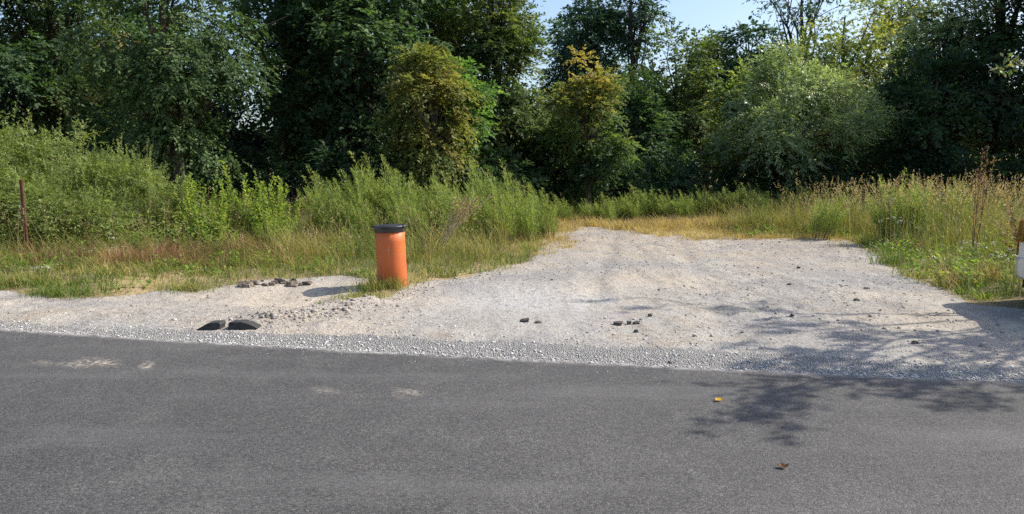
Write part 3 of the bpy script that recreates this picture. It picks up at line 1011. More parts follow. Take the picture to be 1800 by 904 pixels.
T(770, -150, 28, 100, 300, 'mid', 'tall green tree rising above the ochre and bright green ones', 11, 90, 24000, L=.18)
T(874, -55, 26, 70, 335, 'mid', 'tall pointed green tree whose tip reaches into the sky', 12, 120, 36000, shape='cone', L=.15, W=.07)
T(1030, 108, 23.6, 56, 348, 'gold', 'small tree with golden top and green skirts', 117, 62, 22000, L=.11, W=.06, tint_h=True, csize=.27, shape='dome')
T(965, 215, 25.5, 45, 345, 'mid', 'low green tree between the pointed tree and the golden-topped one', 14, 45, 12000)
T(1040, -30, 36, 62, 300, 'blue', 'dark dense tree beside the tree with the bare trunk', 15, 90, 22000, L=.2, W=.09, shape='cone', flat=.4)
T(1108, -70, 35, 34, 100, 'blue', 'tree with a straight bare trunk and open crown against the sky', 16, 34, 4800, L=.2, W=.09, csize=.24, trunk_r=.19, flat=.35, trunk_top=11.5, n_limb=12)
T(992, 32, 38, 30, 250, 'blue', 'dark feathery tree against the sky beyond the pointed tree', 17, 40, 8000, L=.2)
T(1190, 62, 33, 72, 340, 'mid', 'rounded mid-green tree under the strip of open sky', 18, 95, 22000, L=.18)
T(1120, 130, 31, 55, 340, 'dark', 'dark green tree in front of the bare trunk', 19, 60, 14000)
T(1243, 45, 36, 42, 250, 'yellowish', 'yellowish tree top standing out beside the open sky', 20, 55, 10000, L=.17)
T(1312, 40, 34, 52, 260, 'blue', 'dark blue-green tree to the near side of the gaunt branching tree', 21, 70, 15000, L=.2, W=.1)
T(1390, -55, 37, 75, 60, 'blue', 'gaunt tree with forked dark branches and few leaves against the sky', 22, 30, 2600, L=.2, W=.08, csize=.16, trunk_r=.26, n_limb=11, flat=.3, trunk_top=10.5)
T(1388, 86, 25.5, 122, 335, 'willow', 'broad rounded silver-leaved willow in the middle of the wood', 23, 150, 46000, L=.13, W=.042, shape='dome', csize=.17, droop=.2, flat=.8)
T(1288, 108, 28, 36, 330, 'yellowish', 'small pale yellow-green tree leaning on the silver willow', 24, 50, 11000, L=.13)
T(1480, -25, 33, 78, 330, 'yellowish', 'pale yellow-green tree behind the silver willow', 25, 85, 20000, L=.17, W=.07)
T(1575, -40, 35, 62, 250, 'ochre', 'golden-brown birch with a pale trunk high at the back of the wood', 26, 80, 16000, L=.16, W=.07, bark='barkpale', name='birch_tree')
T(1565, 105, 28, 60, 330, 'willow', 'grey-green willow beside the broad silver one', 27, 85, 22000, L=.15, W=.05, csize=.19, flat=.7)
T(1648, -40, 27.5, 62, 320, 'willow', 'tall grey willow at the border of the dark shaded trees', 28, 100, 28000, L=.14, W=.045, csize=.18, flat=.7)
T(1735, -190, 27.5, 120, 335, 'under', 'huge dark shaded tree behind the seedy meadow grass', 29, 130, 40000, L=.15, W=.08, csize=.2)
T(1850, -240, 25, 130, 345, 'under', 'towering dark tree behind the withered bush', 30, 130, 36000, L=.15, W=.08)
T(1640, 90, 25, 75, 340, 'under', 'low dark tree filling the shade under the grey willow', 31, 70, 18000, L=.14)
T(2010, -260, 26, 150, 340, 'dark', 'unseen tall forest tree added beyond the parked car to shade the wood', 32, 110, 24000, L=.2, W=.11)  # out of frame, added to cast shade on the dark trees beside it
T(2260, -240, 25.5, 140, 340, 'mid', 'unseen green forest tree added farthest along behind the parked car to shade the wood', 33, 100, 20000, L=.2, W=.11)  # second out-of-frame tree, also added for its shade and to extend the wood
T(-330, -200, 23, 150, 340, 'mid', 'green forest tree at the far end beyond the willow thicket', 34, 100, 20000, L=.2, W=.11)

# dark bushes along the foot of the wood
def bush_proto(seed, a, h, n_cl, n_leaf, L, W, mat, name, label, cat, group):
    o = thing(name, label, cat, group=group)
    mb, C, rg = make_crown(seed, a, a * .8, h * .52, h * .5, n_cl, n_leaf, L, W, 'dome', .3, False, .6, .24)
    mb.build('foliage', LM[mat], o)
    mb = MB()
    for k in range(9):
        e = C[k]
        tube(mb, [(rg.normal(0, .06), rg.normal(0, .06), -.1), e * [.4, .4, .45], e], [.022, .015, .005], 4)
    mb.build('stems', M['bark'], o)
    return o
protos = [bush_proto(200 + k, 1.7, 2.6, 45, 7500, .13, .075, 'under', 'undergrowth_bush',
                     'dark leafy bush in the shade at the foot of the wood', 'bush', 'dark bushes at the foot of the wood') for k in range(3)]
rr = random.Random(9)
first = [True] * 3
xs_b = [(-19, 25), (-16.5, 23.5), (-14, 24), (-11.5, 22), (-9, 22.5), (-6.8, 22.5), (-4.6, 23), (-2.6, 22), (-.7, 22.5), (1.1, 24.6), (3.0, 26), (5.0, 26.5), (7.0, 26.2),
        (8.8, 26), (10.8, 25.5), (12.6, 25), (14.4, 24), (16.2, 23.5), (18, 23), (-5.6, 25), (2.2, 28), (6.2, 29)]
for k, (bx, by) in enumerate(xs_b):
    pr = protos[k % 3]
    s2 = rr.uniform(.75, 1.15)
    if first[k % 3]:
        first[k % 3] = False
        pr.location = (bx, by, float(H(bx, by)) - .1); pr.rotation_euler = (0, 0, rr.uniform(0, 6)); pr.scale = (s2,) * 3
    else:
        dup(pr, (bx, by, float(H(bx, by)) - .1), rr.uniform(0, 6), s2)

# far wood seen only as dark mass between the trunks
rg = np.random.default_rng(77)
mb = MB()
n = 60000
x = rg.uniform(-48, 48, n); y = rg.uniform(40, 52, n)
hmax = np.where(x < -3, 9.5, np.where(x < 4, 6.0, 7.0)) + 2.5 * (vnoise(x, y, 5.0, 9) - .5) * 2
hmax = np.where((x > -19) & (x < -13.5), 4.0, hmax)
z = rg.random(n) ** .8 * hmax
P = np.stack([x, y, z], 1)
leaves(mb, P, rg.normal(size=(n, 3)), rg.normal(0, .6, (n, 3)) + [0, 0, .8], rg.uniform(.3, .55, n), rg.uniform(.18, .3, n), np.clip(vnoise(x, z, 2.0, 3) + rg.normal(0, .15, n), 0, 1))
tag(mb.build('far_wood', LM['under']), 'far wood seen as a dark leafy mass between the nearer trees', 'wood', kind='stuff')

# ------------------------------------------------------------------ shrubs and weeds made of leafy shoots
def shoots(seed, n_st, h, spread, L, W, per, lean=(0, 0), out=.35, up=.7, curve=.15, plume=0.0, tint0=.5):
    """leafy upright shoots fanning out from one root; returns (leaf builder, stem builder)"""
    rg = np.random.default_rng(seed)
    lb, sb = MB(), MB()
    for k in range(n_st):
        az_ = rg.uniform(0, 2 * math.pi)
        r_ = spread * math.sqrt(rg.random())
        hh = h * rg.uniform(.55, 1.08) * (1 - .35 * (r_ / spread) ** 2)
        b0 = np.array([math.cos(az_) * r_ * .45, math.sin(az_) * r_ * .45, 0])
        tip = np.array([math.cos(az_) * r_ * (.5 + out), math.sin(az_) * r_ * (.5 + out), hh]) + np.array([lean[0], lean[1], 0]) * hh + np.append(rg.normal(0, .05, 2) * hh, 0)
        t = np.linspace(0, 1, 6)[:, None]
        bend = np.array([lean[0], lean[1], 0]) * hh * curve * 2
        pth = b0 * (1 - t) + tip * t + bend * (t * t - t) + np.array([math.cos(az_), math.sin(az_), 0]) * (curve * hh * .3) * (t * t - t)
        tube(sb, pth, .006 * (1.15 - np.linspace(0, 1, 6)), 3, .5)
        m_ = int(per * rg.uniform(.8, 1.2))
        tt = rg.uniform(.12, 1.0, m_) ** .8
        P = np.stack([np.interp(tt, t[:, 0], pth[:, q_]) for q_ in range(3)], 1)
        a = rg.uniform(0, 2 * math.pi, m_)
        D = np.stack([np.cos(a), np.sin(a), np.full(m_, up) + rg.normal(0, .25, m_)], 1)
        ax = unit(pth[-1] - pth[0])
        D = unit(D + ax * .3)
        Nn = np.stack([np.zeros(m_), np.zeros(m_), np.ones(m_)], 1) + rg.normal(0, .35, (m_, 3))
        if plume:
            P += D * (rg.random(m_) * plume * (1.05 - tt) * hh * .35)[:, None]
        LL = L * (1.15 - .55 * tt) * rg.uniform(.7, 1.25, m_)
        tn = np.clip(tint0 + .3 * (tt - .5) + rg.normal(0, .16, m_) + rg.normal(0, .1), 0, 1)
        leaves(lb, P, D, Nn, LL, W * rg.uniform(.7, 1.2, m_), tn)
    return lb, sb

def shoot_bush(name, label, cat, mat, stem, *a, group=None, **k):
    o = thing(name, label, cat, group=group)
    lb, sb = shoots(*a, **k)
    lb.build('foliage', LM[mat], o)
    sb.build('stems', M[stem], o)
    return o

def put(o, x, y, rz=0, s2=1.0):
    o.location = (x, y, float(H(x, y)) - .03)
    o.rotation_euler = (0, 0, rz)
    o.scale = (s2,) * 3 if np.ndim(s2) == 0 else s2

G = 'shrubs of the willow thicket'
def mound_shrub(seed):
    o = thing('willow_shrub', '', 'shrub', group=G)
    lb, sb = shoots(seed, 46, 2.5, .95, .09, .020, 95, up=.8, out=.5)
    cb_, C_, rg_ = make_crown(seed, 1.05, .95, 1.0, 1.02, 44, 11000, .085, .022, 'dome', .0, False, .8, .24)
    lb.V += cb_.V; lb.Q += [q_ + lb.n for q_ in cb_.Q]; lb.tq += [np.clip(q_ * .8 + .1, 0, 1) for q_ in cb_.tq]; lb.n += cb_.n
    lb.build('foliage', LM['shrub'], o)
    sb.build('stems', M['stem'], o)
    return o
A = [mound_shrub(300 + k) for k in range(3)]
spots = [(-11.6, 15.0, 1.38, 'tallest leafy willow shrub of the thicket, where the thicket meets the forest'),
         (-10.4, 14.6, 1.22, 'willow shrub behind the rusty post, second highest of the thicket'),
         (-9.3, 14.9, 1.08, 'willow shrub a step behind and below the highest pair'),
         (-8.4, 14.6, .95, 'mid-height willow shrub on the slope of the thicket'),
         (-7.7, 15.1, .84, 'willow shrub with thin upright shoots against the dark trees'),
         (-6.9, 14.5, .66, 'lowest willow shrub, ending the thicket beside the leafy weeds'),
         (-10.9, 13.5, .85, 'willow shrub in front, beyond the rusty post at the frame edge'),
         (-9.6, 13.5, .78, 'willow shrub in front, just behind the rusty post'),
         (-8.5, 13.5, .68, 'willow shrub in front, above the reddish weeds'),
         (-7.6, 13.6, .58, 'small willow shrub in front of the thin upright shoots'),
         (-13.2, 14.5, 1.3, 'tall willow shrub past the post, at the end of the thicket')]
for k, (x, y, s2, lb) in enumerate(spots):
    if k < 3:
        o = A[k]; put(o, x, y, k * 2.1, s2)
    else:
        o = dup(A[k % 3], (x, y, float(H(x, y)) - .03), k * 1.7, s2)
    o['label'] = lb
G = 'leafy weeds beside the thicket'
B = [shoot_bush('leafy_weed', '', 'weed', 'weed', 'stem', 320 + k, 34, 1.6, .62, .12, .034, 60, group=G, up=.5, out=.5, lean=(.08, 0)) for k in range(2)]
spots = [(-6.1, 14.4, 1.0, 'bright leafy weed clump next to the lowest willow shrub'),
         (-5.3, 14.9, 1.12, 'tallest bright leafy weed clump with drooping tips'),
         (-4.6, 14.4, .98, 'bright leafy weed clump beside the dark gap in the weeds'),
         (-5.6, 13.6, .78, 'low bright leafy weed clump in front of the taller ones'),
         (-4.4, 13.5, .62, 'smallest bright leafy weed clump among the yellow grass')]
for k, (x, y, s2, lb) in enumerate(spots):
    if k < 2:
        o = B[k]; put(o, x, y, k * 2.1, s2)
    else:
        o = dup(B[k % 2], (x, y, float(H(x, y)) - .03), k * 1.7, s2)
    o['label'] = lb
G = 'feathery weeds behind the pipe'
LBF = 'tall feathery pale green weed in the stand behind the orange pipe'
Cc = [shoot_bush('feathery_weed', LBF, 'weed', 'feather', 'stem', 340 + k, 40, 1.6, .60, .10, .010, 150, group=G, up=1.1, out=.4, lean=(-.30, 0), plume=1.0) for k in range(3)]
spots = [(-3.6, 15.4, .95), (-3.0, 15.9, 1.12), (-2.6, 16.1, 1.25), (-2.1, 15.7, 1.05), (-1.5, 16.2, 1.02), (-.9, 15.9, 1.0), (-.4, 16.6, 1.1), (.1, 16.8, 1.12),
         (.4, 16.2, .85), (.8, 17.2, .85), (-2.9, 14.9, .8), (-1.9, 15.0, .8), (-1.1, 15.2, .85), (-.2, 15.5, .85), (-3.9, 16.2, .9)]
for k, (x, y, s2) in enumerate(spots):
    if k < 3: put(Cc[k], x, y, rr.uniform(-.4, .4), s2)
    else: dup(Cc[k % 3], (x, y, float(H(x, y)) - .03), rr.uniform(-.4, .4), s2)
G2 = 'feathery weeds at the far end of the drive'
LBF2 = 'low feathery green weed in the band at the far end of the drive'
x = 1.6; k = 0
while x < 9.2:
    y = 22.3 + rr.uniform(-.5, .9)
    s2 = (.55 if x < 4 else .68) * rr.uniform(.85, 1.15)
    dup(Cc[k % 3], (x, y, float(H(x, y)) - .03), rr.uniform(-.5, .5), (s2 * 1.25, s2 * 1.25, s2), LBF2, G2)
    x += rr.uniform(.32, .5); k += 1

# ------------------------------------------------------------------ grasses
def scatter(n, x0, x1, y0, y1, rg, f):
    x, y = rg.uniform(x0, x1, n), rg.uniform(y0, y1, n)
    k = rg.random(n) < f(x, y)
    return x[k], y[k]
def grassy(x, y, m0=-.05, m1=.25):
    return sstep(m0, m1, -poly_sd(x, y, DIRT) + (fbm(x, y, .5, 91) - .5) * .6)

def field(name, label, mat, n, box, f, h, w, lean, rg, tint=.5, tsd=.2, cat='grass', patch=1.2, tus=.65, per=24, rad=.075):
    """blades, part of them standing in tussocks that lean outwards"""
    x1, y1 = scatter(int(n * (1 - tus)), *box, rg, f)
    cx, cy = scatter(int(n * tus / per), *box, rg, f)
    k = len(cx)
    ox, oy = rg.normal(0, rad, (2, k * per))
    x = np.concatenate([x1, np.repeat(cx, per) + ox])
    y = np.concatenate([y1, np.repeat(cy, per) + oy])
    m1 = len(x1)
    m_ = len(x)
    z = H(x, y)
    hh = h(x, y) if callable(h) else np.full(m_, h)
    hh = hh * rg.uniform(.5, 1.15, m_)
    hh[m1:] *= np.repeat(rg.uniform(.6, 1.45, k), per)
    tn = tint + (fbm(x, y, patch, 95) - .5) * 1.0 + rg.normal(0, tsd, m_)
    tn[m1:] += np.repeat(rg.normal(0, .2, k), per)
    az_ = rg.uniform(0, 2 * math.pi, m_)
    az_[m1:] = np.arctan2(oy, ox) + rg.normal(0, .5, k * per)
    ln = np.abs(rg.normal(lean, .40, m_))
    ln[m1:] = .1 + np.hypot(ox, oy) / rad * .38 + np.abs(rg.normal(0, .22, k * per))
    mb = MB()
    blades(mb, np.stack([x, y, z - .01], 1), hh, w * rg.uniform(.7, 1.3, m_), np.clip(ln, .05, 1.6), az_, np.clip(tn, 0, 1), rg)
    return tag(mb.build(name, LM[mat]), label, cat, kind='stuff')

rg = np.random.default_rng(5)
# short green grass hugging the bare ground
def dens_short(x, y):
    sdv = -poly_sd(x, y, DIRT)
    return grassy(x, y, -.1, .2) * (1 - .8 * sstep(1.5, 4, sdv)) * (.35 + .9 * fbm(x, y, .7, 101))
field('short_grass', 'short green grass along the edge of the bare ground', 'grass', 150000, (-13, 11, 9.0, 21.5), dens_short,
      lambda x, y: .10 + .16 * fbm(x, y, .8, 103), .0095, .5, rg, .52, .28)
# knee-high meadow grass
def dens_mead(x, y):
    sdv = -poly_sd(x, y, DIRT)
    far = (x > .6) & (x < 8.5) & (y > 20)
    return sstep(.35, 1.2, sdv + (fbm(x, y, .9, 105) - .5) * .8) * np.where(far, .3, .8) * (.4 + .8 * fbm(x, y, 1.4, 107))
field('meadow_grass', 'knee-high yellow-green meadow grass around the bare ground', 'meadow', 230000, (-14, 15, 10.5, 23), dens_mead,
      lambda x, y: np.where(x < 3, .12 + .42 * fbm(x, y, .8, 109) * sstep(10.6, 12.2, y) + .34 * sstep(11.8, 13.6, y) * fbm(x, y, .6, 110), .24 + .46 * sstep(12, 16.5, y) * (.45 + 1.1 * fbm(x, y, .9, 109))), .0085, .42, rg, .5)
# golden dry grass at the end of the drive
def dens_dry(x, y):
    return np.clip(np.exp(-(((x - 5.4) / 3.0) ** 2 + ((y - 19.2) / 1.9) ** 2)) * 2.0 + .5 * np.exp(-(((x - 2.2) / 1.6) ** 2 + ((y - 21.3) / .8) ** 2)) + .45 * np.exp(-(((x - .7) / .8) ** 2 + ((y - 17.0) / 3.0) ** 2)), 0, 1) * (poly_sd(x, y, DIRT) < .35 + 1.2 * (fbm(x, y, .7, 115) - .35) * (y > 15) + 1.7 * ((y > 17) & (x > 2.5)) * fbm(x, y, .5, 116)) * (.3 + fbm(x, y, .6, 111))
field('dry_grass', 'golden dry grass at the far end of the drive', 'dry', 150000, (-1, 11, 13.5, 23), dens_dry, lambda x, y: .12 + .38 * fbm(x, y, .8, 113) * sstep(18, 20.5, y), .008, .4, rg, .5, .25)
# rust-red withered weeds
def dens_rust(x, y):
    v = 0
    for px, py, wx, wy, a in [(110, 445, .7, .5, 1), (95, 470, .55, .35, 1), (270, 470, .7, .4, .9), (420, 455, .6, .3, .55), (480, 450, .4, .3, .5), (310, 455, .8, .5, .3), (30, 450, .7, .5, .5), (180, 470, .8, .4, .6), (550, 465, .6, .3, .4), (750, 500, .4, .12, .5), (1640, 430, .9, .7, .6), (1700, 500, .5, .15, .5), (1740, 410, .6, .6, .5)]:
        c = gp(px, py + 8)
        v = v + a * np.exp(-(((x - c[0]) / wx) ** 2 + ((y - c[1]) / wy) ** 2))
    return np.clip(v * 1.2, 0, 1) * grassy(x, y) * sstep(.44, .66, fbm(x, y, .6, 119))
field('withered_weeds', 'rust-red withered weeds in patches of the grassy verges', 'rust', 230000, (-10, 9, 8.8, 14.5), dens_rust, lambda x, y: .30 + .22 * fbm(x, y, .5, 117), .007, .45, rg, .5, .25, 'weeds')

# seeding grass stalks: thin stems with plumes
def stalks(name, label, n, box, f, h, rg, smat='meadow', cat='grass', size=1.0):
    x, y = scatter(n, *box, rg, f)
    m_ = len(x)
    z = H(x, y)
    hh = h(x, y) * rg.uniform(.7, 1.15, m_)
    az_ = rg.uniform(0, 2 * math.pi, m_)
    ln = np.clip(np.abs(rg.normal(.15, .32, m_)), .02, 1.0)
    mb = MB()
    P = np.stack([x, y, z], 1)
    blades(mb, P, hh, .006, ln, az_, np.clip(rg.normal(.38, .25, m_), 0, 1), rg)
    root = mb.build(name, LM[smat])
    tag(root, label, cat, kind='stuff')
    tip = P + np.stack([np.cos(az_) * ln * hh, np.sin(az_) * ln * hh, hh * (1 - .25 * ln)], 1)
    k = 9
    idx = np.repeat(np.arange(m_), k)
    ax = np.stack([np.cos(az_) * ln * 1.6, np.sin(az_) * ln * 1.6, np.ones(m_)], 1)
    t = rg.uniform(-.16, .03, len(idx)) * size
    Q = tip[idx] + ax[idx] * t[:, None]
    D = ax[idx] + rg.normal(0, .5, (len(idx), 3))
    mb = MB()
    leaves(mb, Q, D, rg.normal(size=(len(idx), 3)), .055 * size * rg.uniform(.6, 1.2, len(idx)), .012 * size, rg.random(len(idx)))
    sh = mb.build('seed_heads', LM['seed'], root)
    sh['kind'] = 'stuff'
stalks('seeding_grass', 'tall seeding grass with pinkish plumes in front of the dark shaded trees', 2400, (5.8, 14, 14.5, 20), lambda x, y: np.clip((.3 + fbm(x, y, .9, 121)) * sstep(7.0, 8.2, x + (20 - y) * .1), 0, 1), lambda x, y: 1.0 + .5 * fbm(x, y, .8, 123), rg)
stalks('yellow_stalks', 'thin straw-yellow stalks rising from the grass around the drive', 5200, (-12, 9, 11.2, 22), lambda x, y: grassy(x, y, .3, 1.0) * fbm(x, y, 1.0, 125) * .9, lambda x, y: .62 + .45 * fbm(x, y, 1.1, 127), rg, 'dry', size=.8)

# broad-leaved herbs low in the verges
def herbs(name, label, n, box, f, mat, rg, L=.09, W=.045, h=.22, per=9, cat='herbs', tint=.4):
    x, y = scatter(n, *box, rg, f)
    m_ = len(x)
    idx = np.repeat(np.arange(m_), per)
    z = H(x, y)
    k = len(idx)
    hh = h * rg.random(k) * rg.uniform(.35, 1.25, m_)[idx]
    P = np.stack([x[idx] + rg.normal(0, .06, k), y[idx] + rg.normal(0, .06, k), z[idx] + hh], 1)
    a = rg.uniform(0, 2 * math.pi, k)
    D = np.stack([np.cos(a), np.sin(a), rg.normal(.4, .3, k)], 1)
    mb = MB()
    leaves(mb, P, D, rg.normal(0, .35, (k, 3)) + [0, 0, 1], L * rg.uniform(.5, 1.2, k), W * rg.uniform(.6, 1.2, k), np.clip(rg.normal(tint, .22, k), 0, 1))
    tag(mb.build(name, LM[mat]), label, cat, kind='stuff')
herbs('low_herbs', 'low broad-leaved green herbs in the verges beside the bare ground', 4200, (-12, 10, 9.2, 19), lambda x, y: grassy(x, y, -.05, .3) * (np.abs(x - 0) > 1.8) * sstep(.46, .66, fbm(x, y, 1.2, 131)) * (-poly_sd(x, y, DIRT) < 3), 'weed', rg)
herbs('tall_herbs', 'tangle of taller leafy herbs between the grass and the thicket', 2300, (-13, -.6, 12.6, 15.5), lambda x, y: sstep(.42, .62, fbm(x, y, 1.0, 133)) * np.where(x > -4, .35, .9), 'feather', rg, .10, .026, .62, 16, tint=.45)
herbs('verge_herbs', 'green leafy herbs in the sunny verge near the parked car', 500, (5, 11, 9.2, 15), lambda x, y: grassy(x, y, .1, .5) * sstep(.38, .6, fbm(x, y, 1.0, 137)), 'weed', rg, .085, .04, .3, 12, tint=.35)

# a few feathery and leafy plants standing in the seeding grass
for k, (x, y, s2, lb) in enumerate([(8.3, 15.9, .86, 'fresh green feathery weed standing in the seeding grass'), (8.8, 16.3, .98, 'tallest feathery weed in the seeding grass, against the dark trees'),
                                    (7.2, 17.2, .8, 'feathery weed at the drive side of the seeding grass'), (9.9, 16.6, .82, 'feathery weed among seed plumes toward the withered bush')]):
    dup(Cc[k % 3], (x, y, float(H(x, y)) - .03), k * 1.3, s2, lb, 'feathery weeds in the seeding grass')

# white flowers
M['petal'] = plain('white_petal', (.62, .62, .55), (.78, .78, .72), 20, .8)
def flowers(name, label, spots, rg):
    mb, sb = MB(), MB()
    for px, py, Y, n_, wpx in spots:
        for k in range(n_):
            c = at(px + rg.normal(0, wpx), py + rg.normal(0, wpx * .25), Y + rg.normal(0, .25))
            zg = float(H(c[0], c[1]))
            if c[2] < zg + .08: c[2] = zg + .1
            m_ = 7
            P = np.repeat(c[None], m_, 0) + rg.normal(0, .02, (m_, 3)) * [1, 1, .35]
            leaves(mb, P, rg.normal(0, 1, (m_, 3)) * [1, 1, .3], rg.normal(0, .3, (m_, 3)) + [0, 0, 1], .020, .016, .5)
            tube(sb, [(c[0] + .03, c[1], zg), c], [.003, .002], 3)
    fo = tag(mb.build(name, M['petal']), label, 'flowers', kind='stuff')
    sb.build('stalks', M['stem'], fo)['kind'] = 'stuff'
flowers('white_flowers', 'small white flower heads scattered in the grass', [(200, 438, 12.4, 16, 14), (198, 418, 12.8, 5, 8), (203, 480, 11.2, 2, 3), (145, 440, 12.2, 7, 10),
        (1670, 343, 15.5, 18, 20), (1600, 355, 15.8, 16, 22), (1560, 385, 14.6, 9, 14), (1720, 430, 11.5, 9, 22), (1770, 448, 10.6, 9, 16), (1660, 460, 11.2, 3, 14)], rg)

# ------------------------------------------------------------------ single dried plants
def dried_stems(loc, seed, n_, h, lean, spread, label, name, plume_from=.55, red=True, per=60):
    rg = np.random.default_rng(seed)
    o = thing(name, label, 'plant', loc)
    sb, lb = MB(), MB()
    for k in range(n_):
        hh = h * rg.uniform(.7, 1.1)
        dx = lean[0] + rg.normal(0, spread); dy = lean[1] + rg.normal(0, spread)
        t = np.linspace(0, 1, 6)[:, None]
        pth = np.array([rg.normal(0, .03), rg.normal(0, .03), -.03]) + t * [0, 0, hh] + (t ** 1.5) * [dx * hh, dy * hh, 0]
        tube(sb, pth, (.008 if red else .012) * (1.1 - np.linspace(0, 1, 6) * .7), 4)
        m_ = per
        tt = rg.uniform(plume_from, 1.0, m_)
        P = np.stack([np.interp(tt, t[:, 0], pth[:, q_]) for q_ in range(3)], 1)
        D = unit(pth[-1] - pth[-2])[None] * .8 + rg.normal(0, .5, (m_, 3))
        P = P + D * rg.uniform(0, .06, m_)[:, None]
        leaves(lb, P, D, rg.normal(size=(m_, 3)), rg.uniform(.03, .07, m_), .014, rg.random(m_))
    sb.build('stems', M['redstem' if red else 'drystem'], o)
    lb.build('seed_plume', LM['rust' if red else 'seed'], o)['kind'] = 'stuff'
    return o
c = at(776, 440, 13.7)
dried_stems((c[0], c[1], float(H(c[0], c[1]))), 1, 14, 1.02, (.50, -.1), .13, 'bent bundle of pale dry stems with a tan plume behind the orange pipe', 'dried_weed', .72, False, 60)
c = at(1722, 400, 13.0)
dried_stems((c[0], c[1], float(H(c[0], c[1]))), 2, 5, 1.95, (0, 0), .05, 'tall red-brown dried dock plant standing above the grass', 'dried_dock', .35, True, 70)

# withered bush at the side
o = shoot_bush('withered_bush', 'withered brown-leaved bush standing above the parked car', 'bush', 'brown', 'redstem', 360, 30, 1.55, .65, .075, .045, 46, up=.2, out=.5)
put(o, 8.7, 12.2, 0, 1.0)
o = dup(o, (9.9, 12.9, float(H(9.9, 12.9)) - .03), 2.0, 1.1, 'larger withered bush farther behind the parked car')

# small tufts: by the pipe's foot and in the sandy dip
def tuft(px, py, n_, h, r_, mat, label, seed, tint=.5):
    rg = np.random.default_rng(seed)
    g = gp(px, py)
    o = thing('grass_tuft', label, 'grass tuft', (g[0], g[1], float(H(g[0], g[1]))))
    P = np.stack([rg.normal(0, r_, n_), rg.normal(0, r_ * .6, n_), np.full(n_, -.01)], 1)
    mb = MB()
    blades(mb, P, h * rg.uniform(.5, 1.2, n_), .008 * rg.uniform(.7, 1.3, n_), np.clip(rg.normal(.6, .3, n_), .1, 1.3), rg.uniform(0, 6.28, n_), np.clip(rg.normal(tint, .25, n_), 0, 1), rg)
    mb.build('blades', LM[mat], o)['kind'] = 'stuff'
tuft(684, 506, 420, .19, .17, 'grass', 'grass tuft at the foot of the orange pipe', 1, .6)
tuft(640, 519, 300, .13, .20, 'grass', 'grass tuft beside the filled pit, on the side of the pipe', 2, .6)
tuft(563, 530, 40, .07, .03, 'grass', 'tiny lone grass tuft in the sandy dip', 3, .4)
tuft(110, 519, 380, .16, .22, 'grass', 'green grass tuft jutting onto the bare strip', 4, .2)
tuft(330, 508, 220, .13, .2, 'grass', 'pale green grass tuft at the back of the sandy strip', 5, .45)
tuft(20, 506, 420, .26, .25, 'grass', 'long-bladed grass tuft beside the concrete block', 6, .55)
tuft(1570, 462, 260, .24, .2, 'grass', 'lush green grass tuft at the bend of the verge', 7, .1)
tuft(940, 412, 200, .3, .25, 'grass', 'green tuft at the corner of the dry end of the drive', 8, .1)

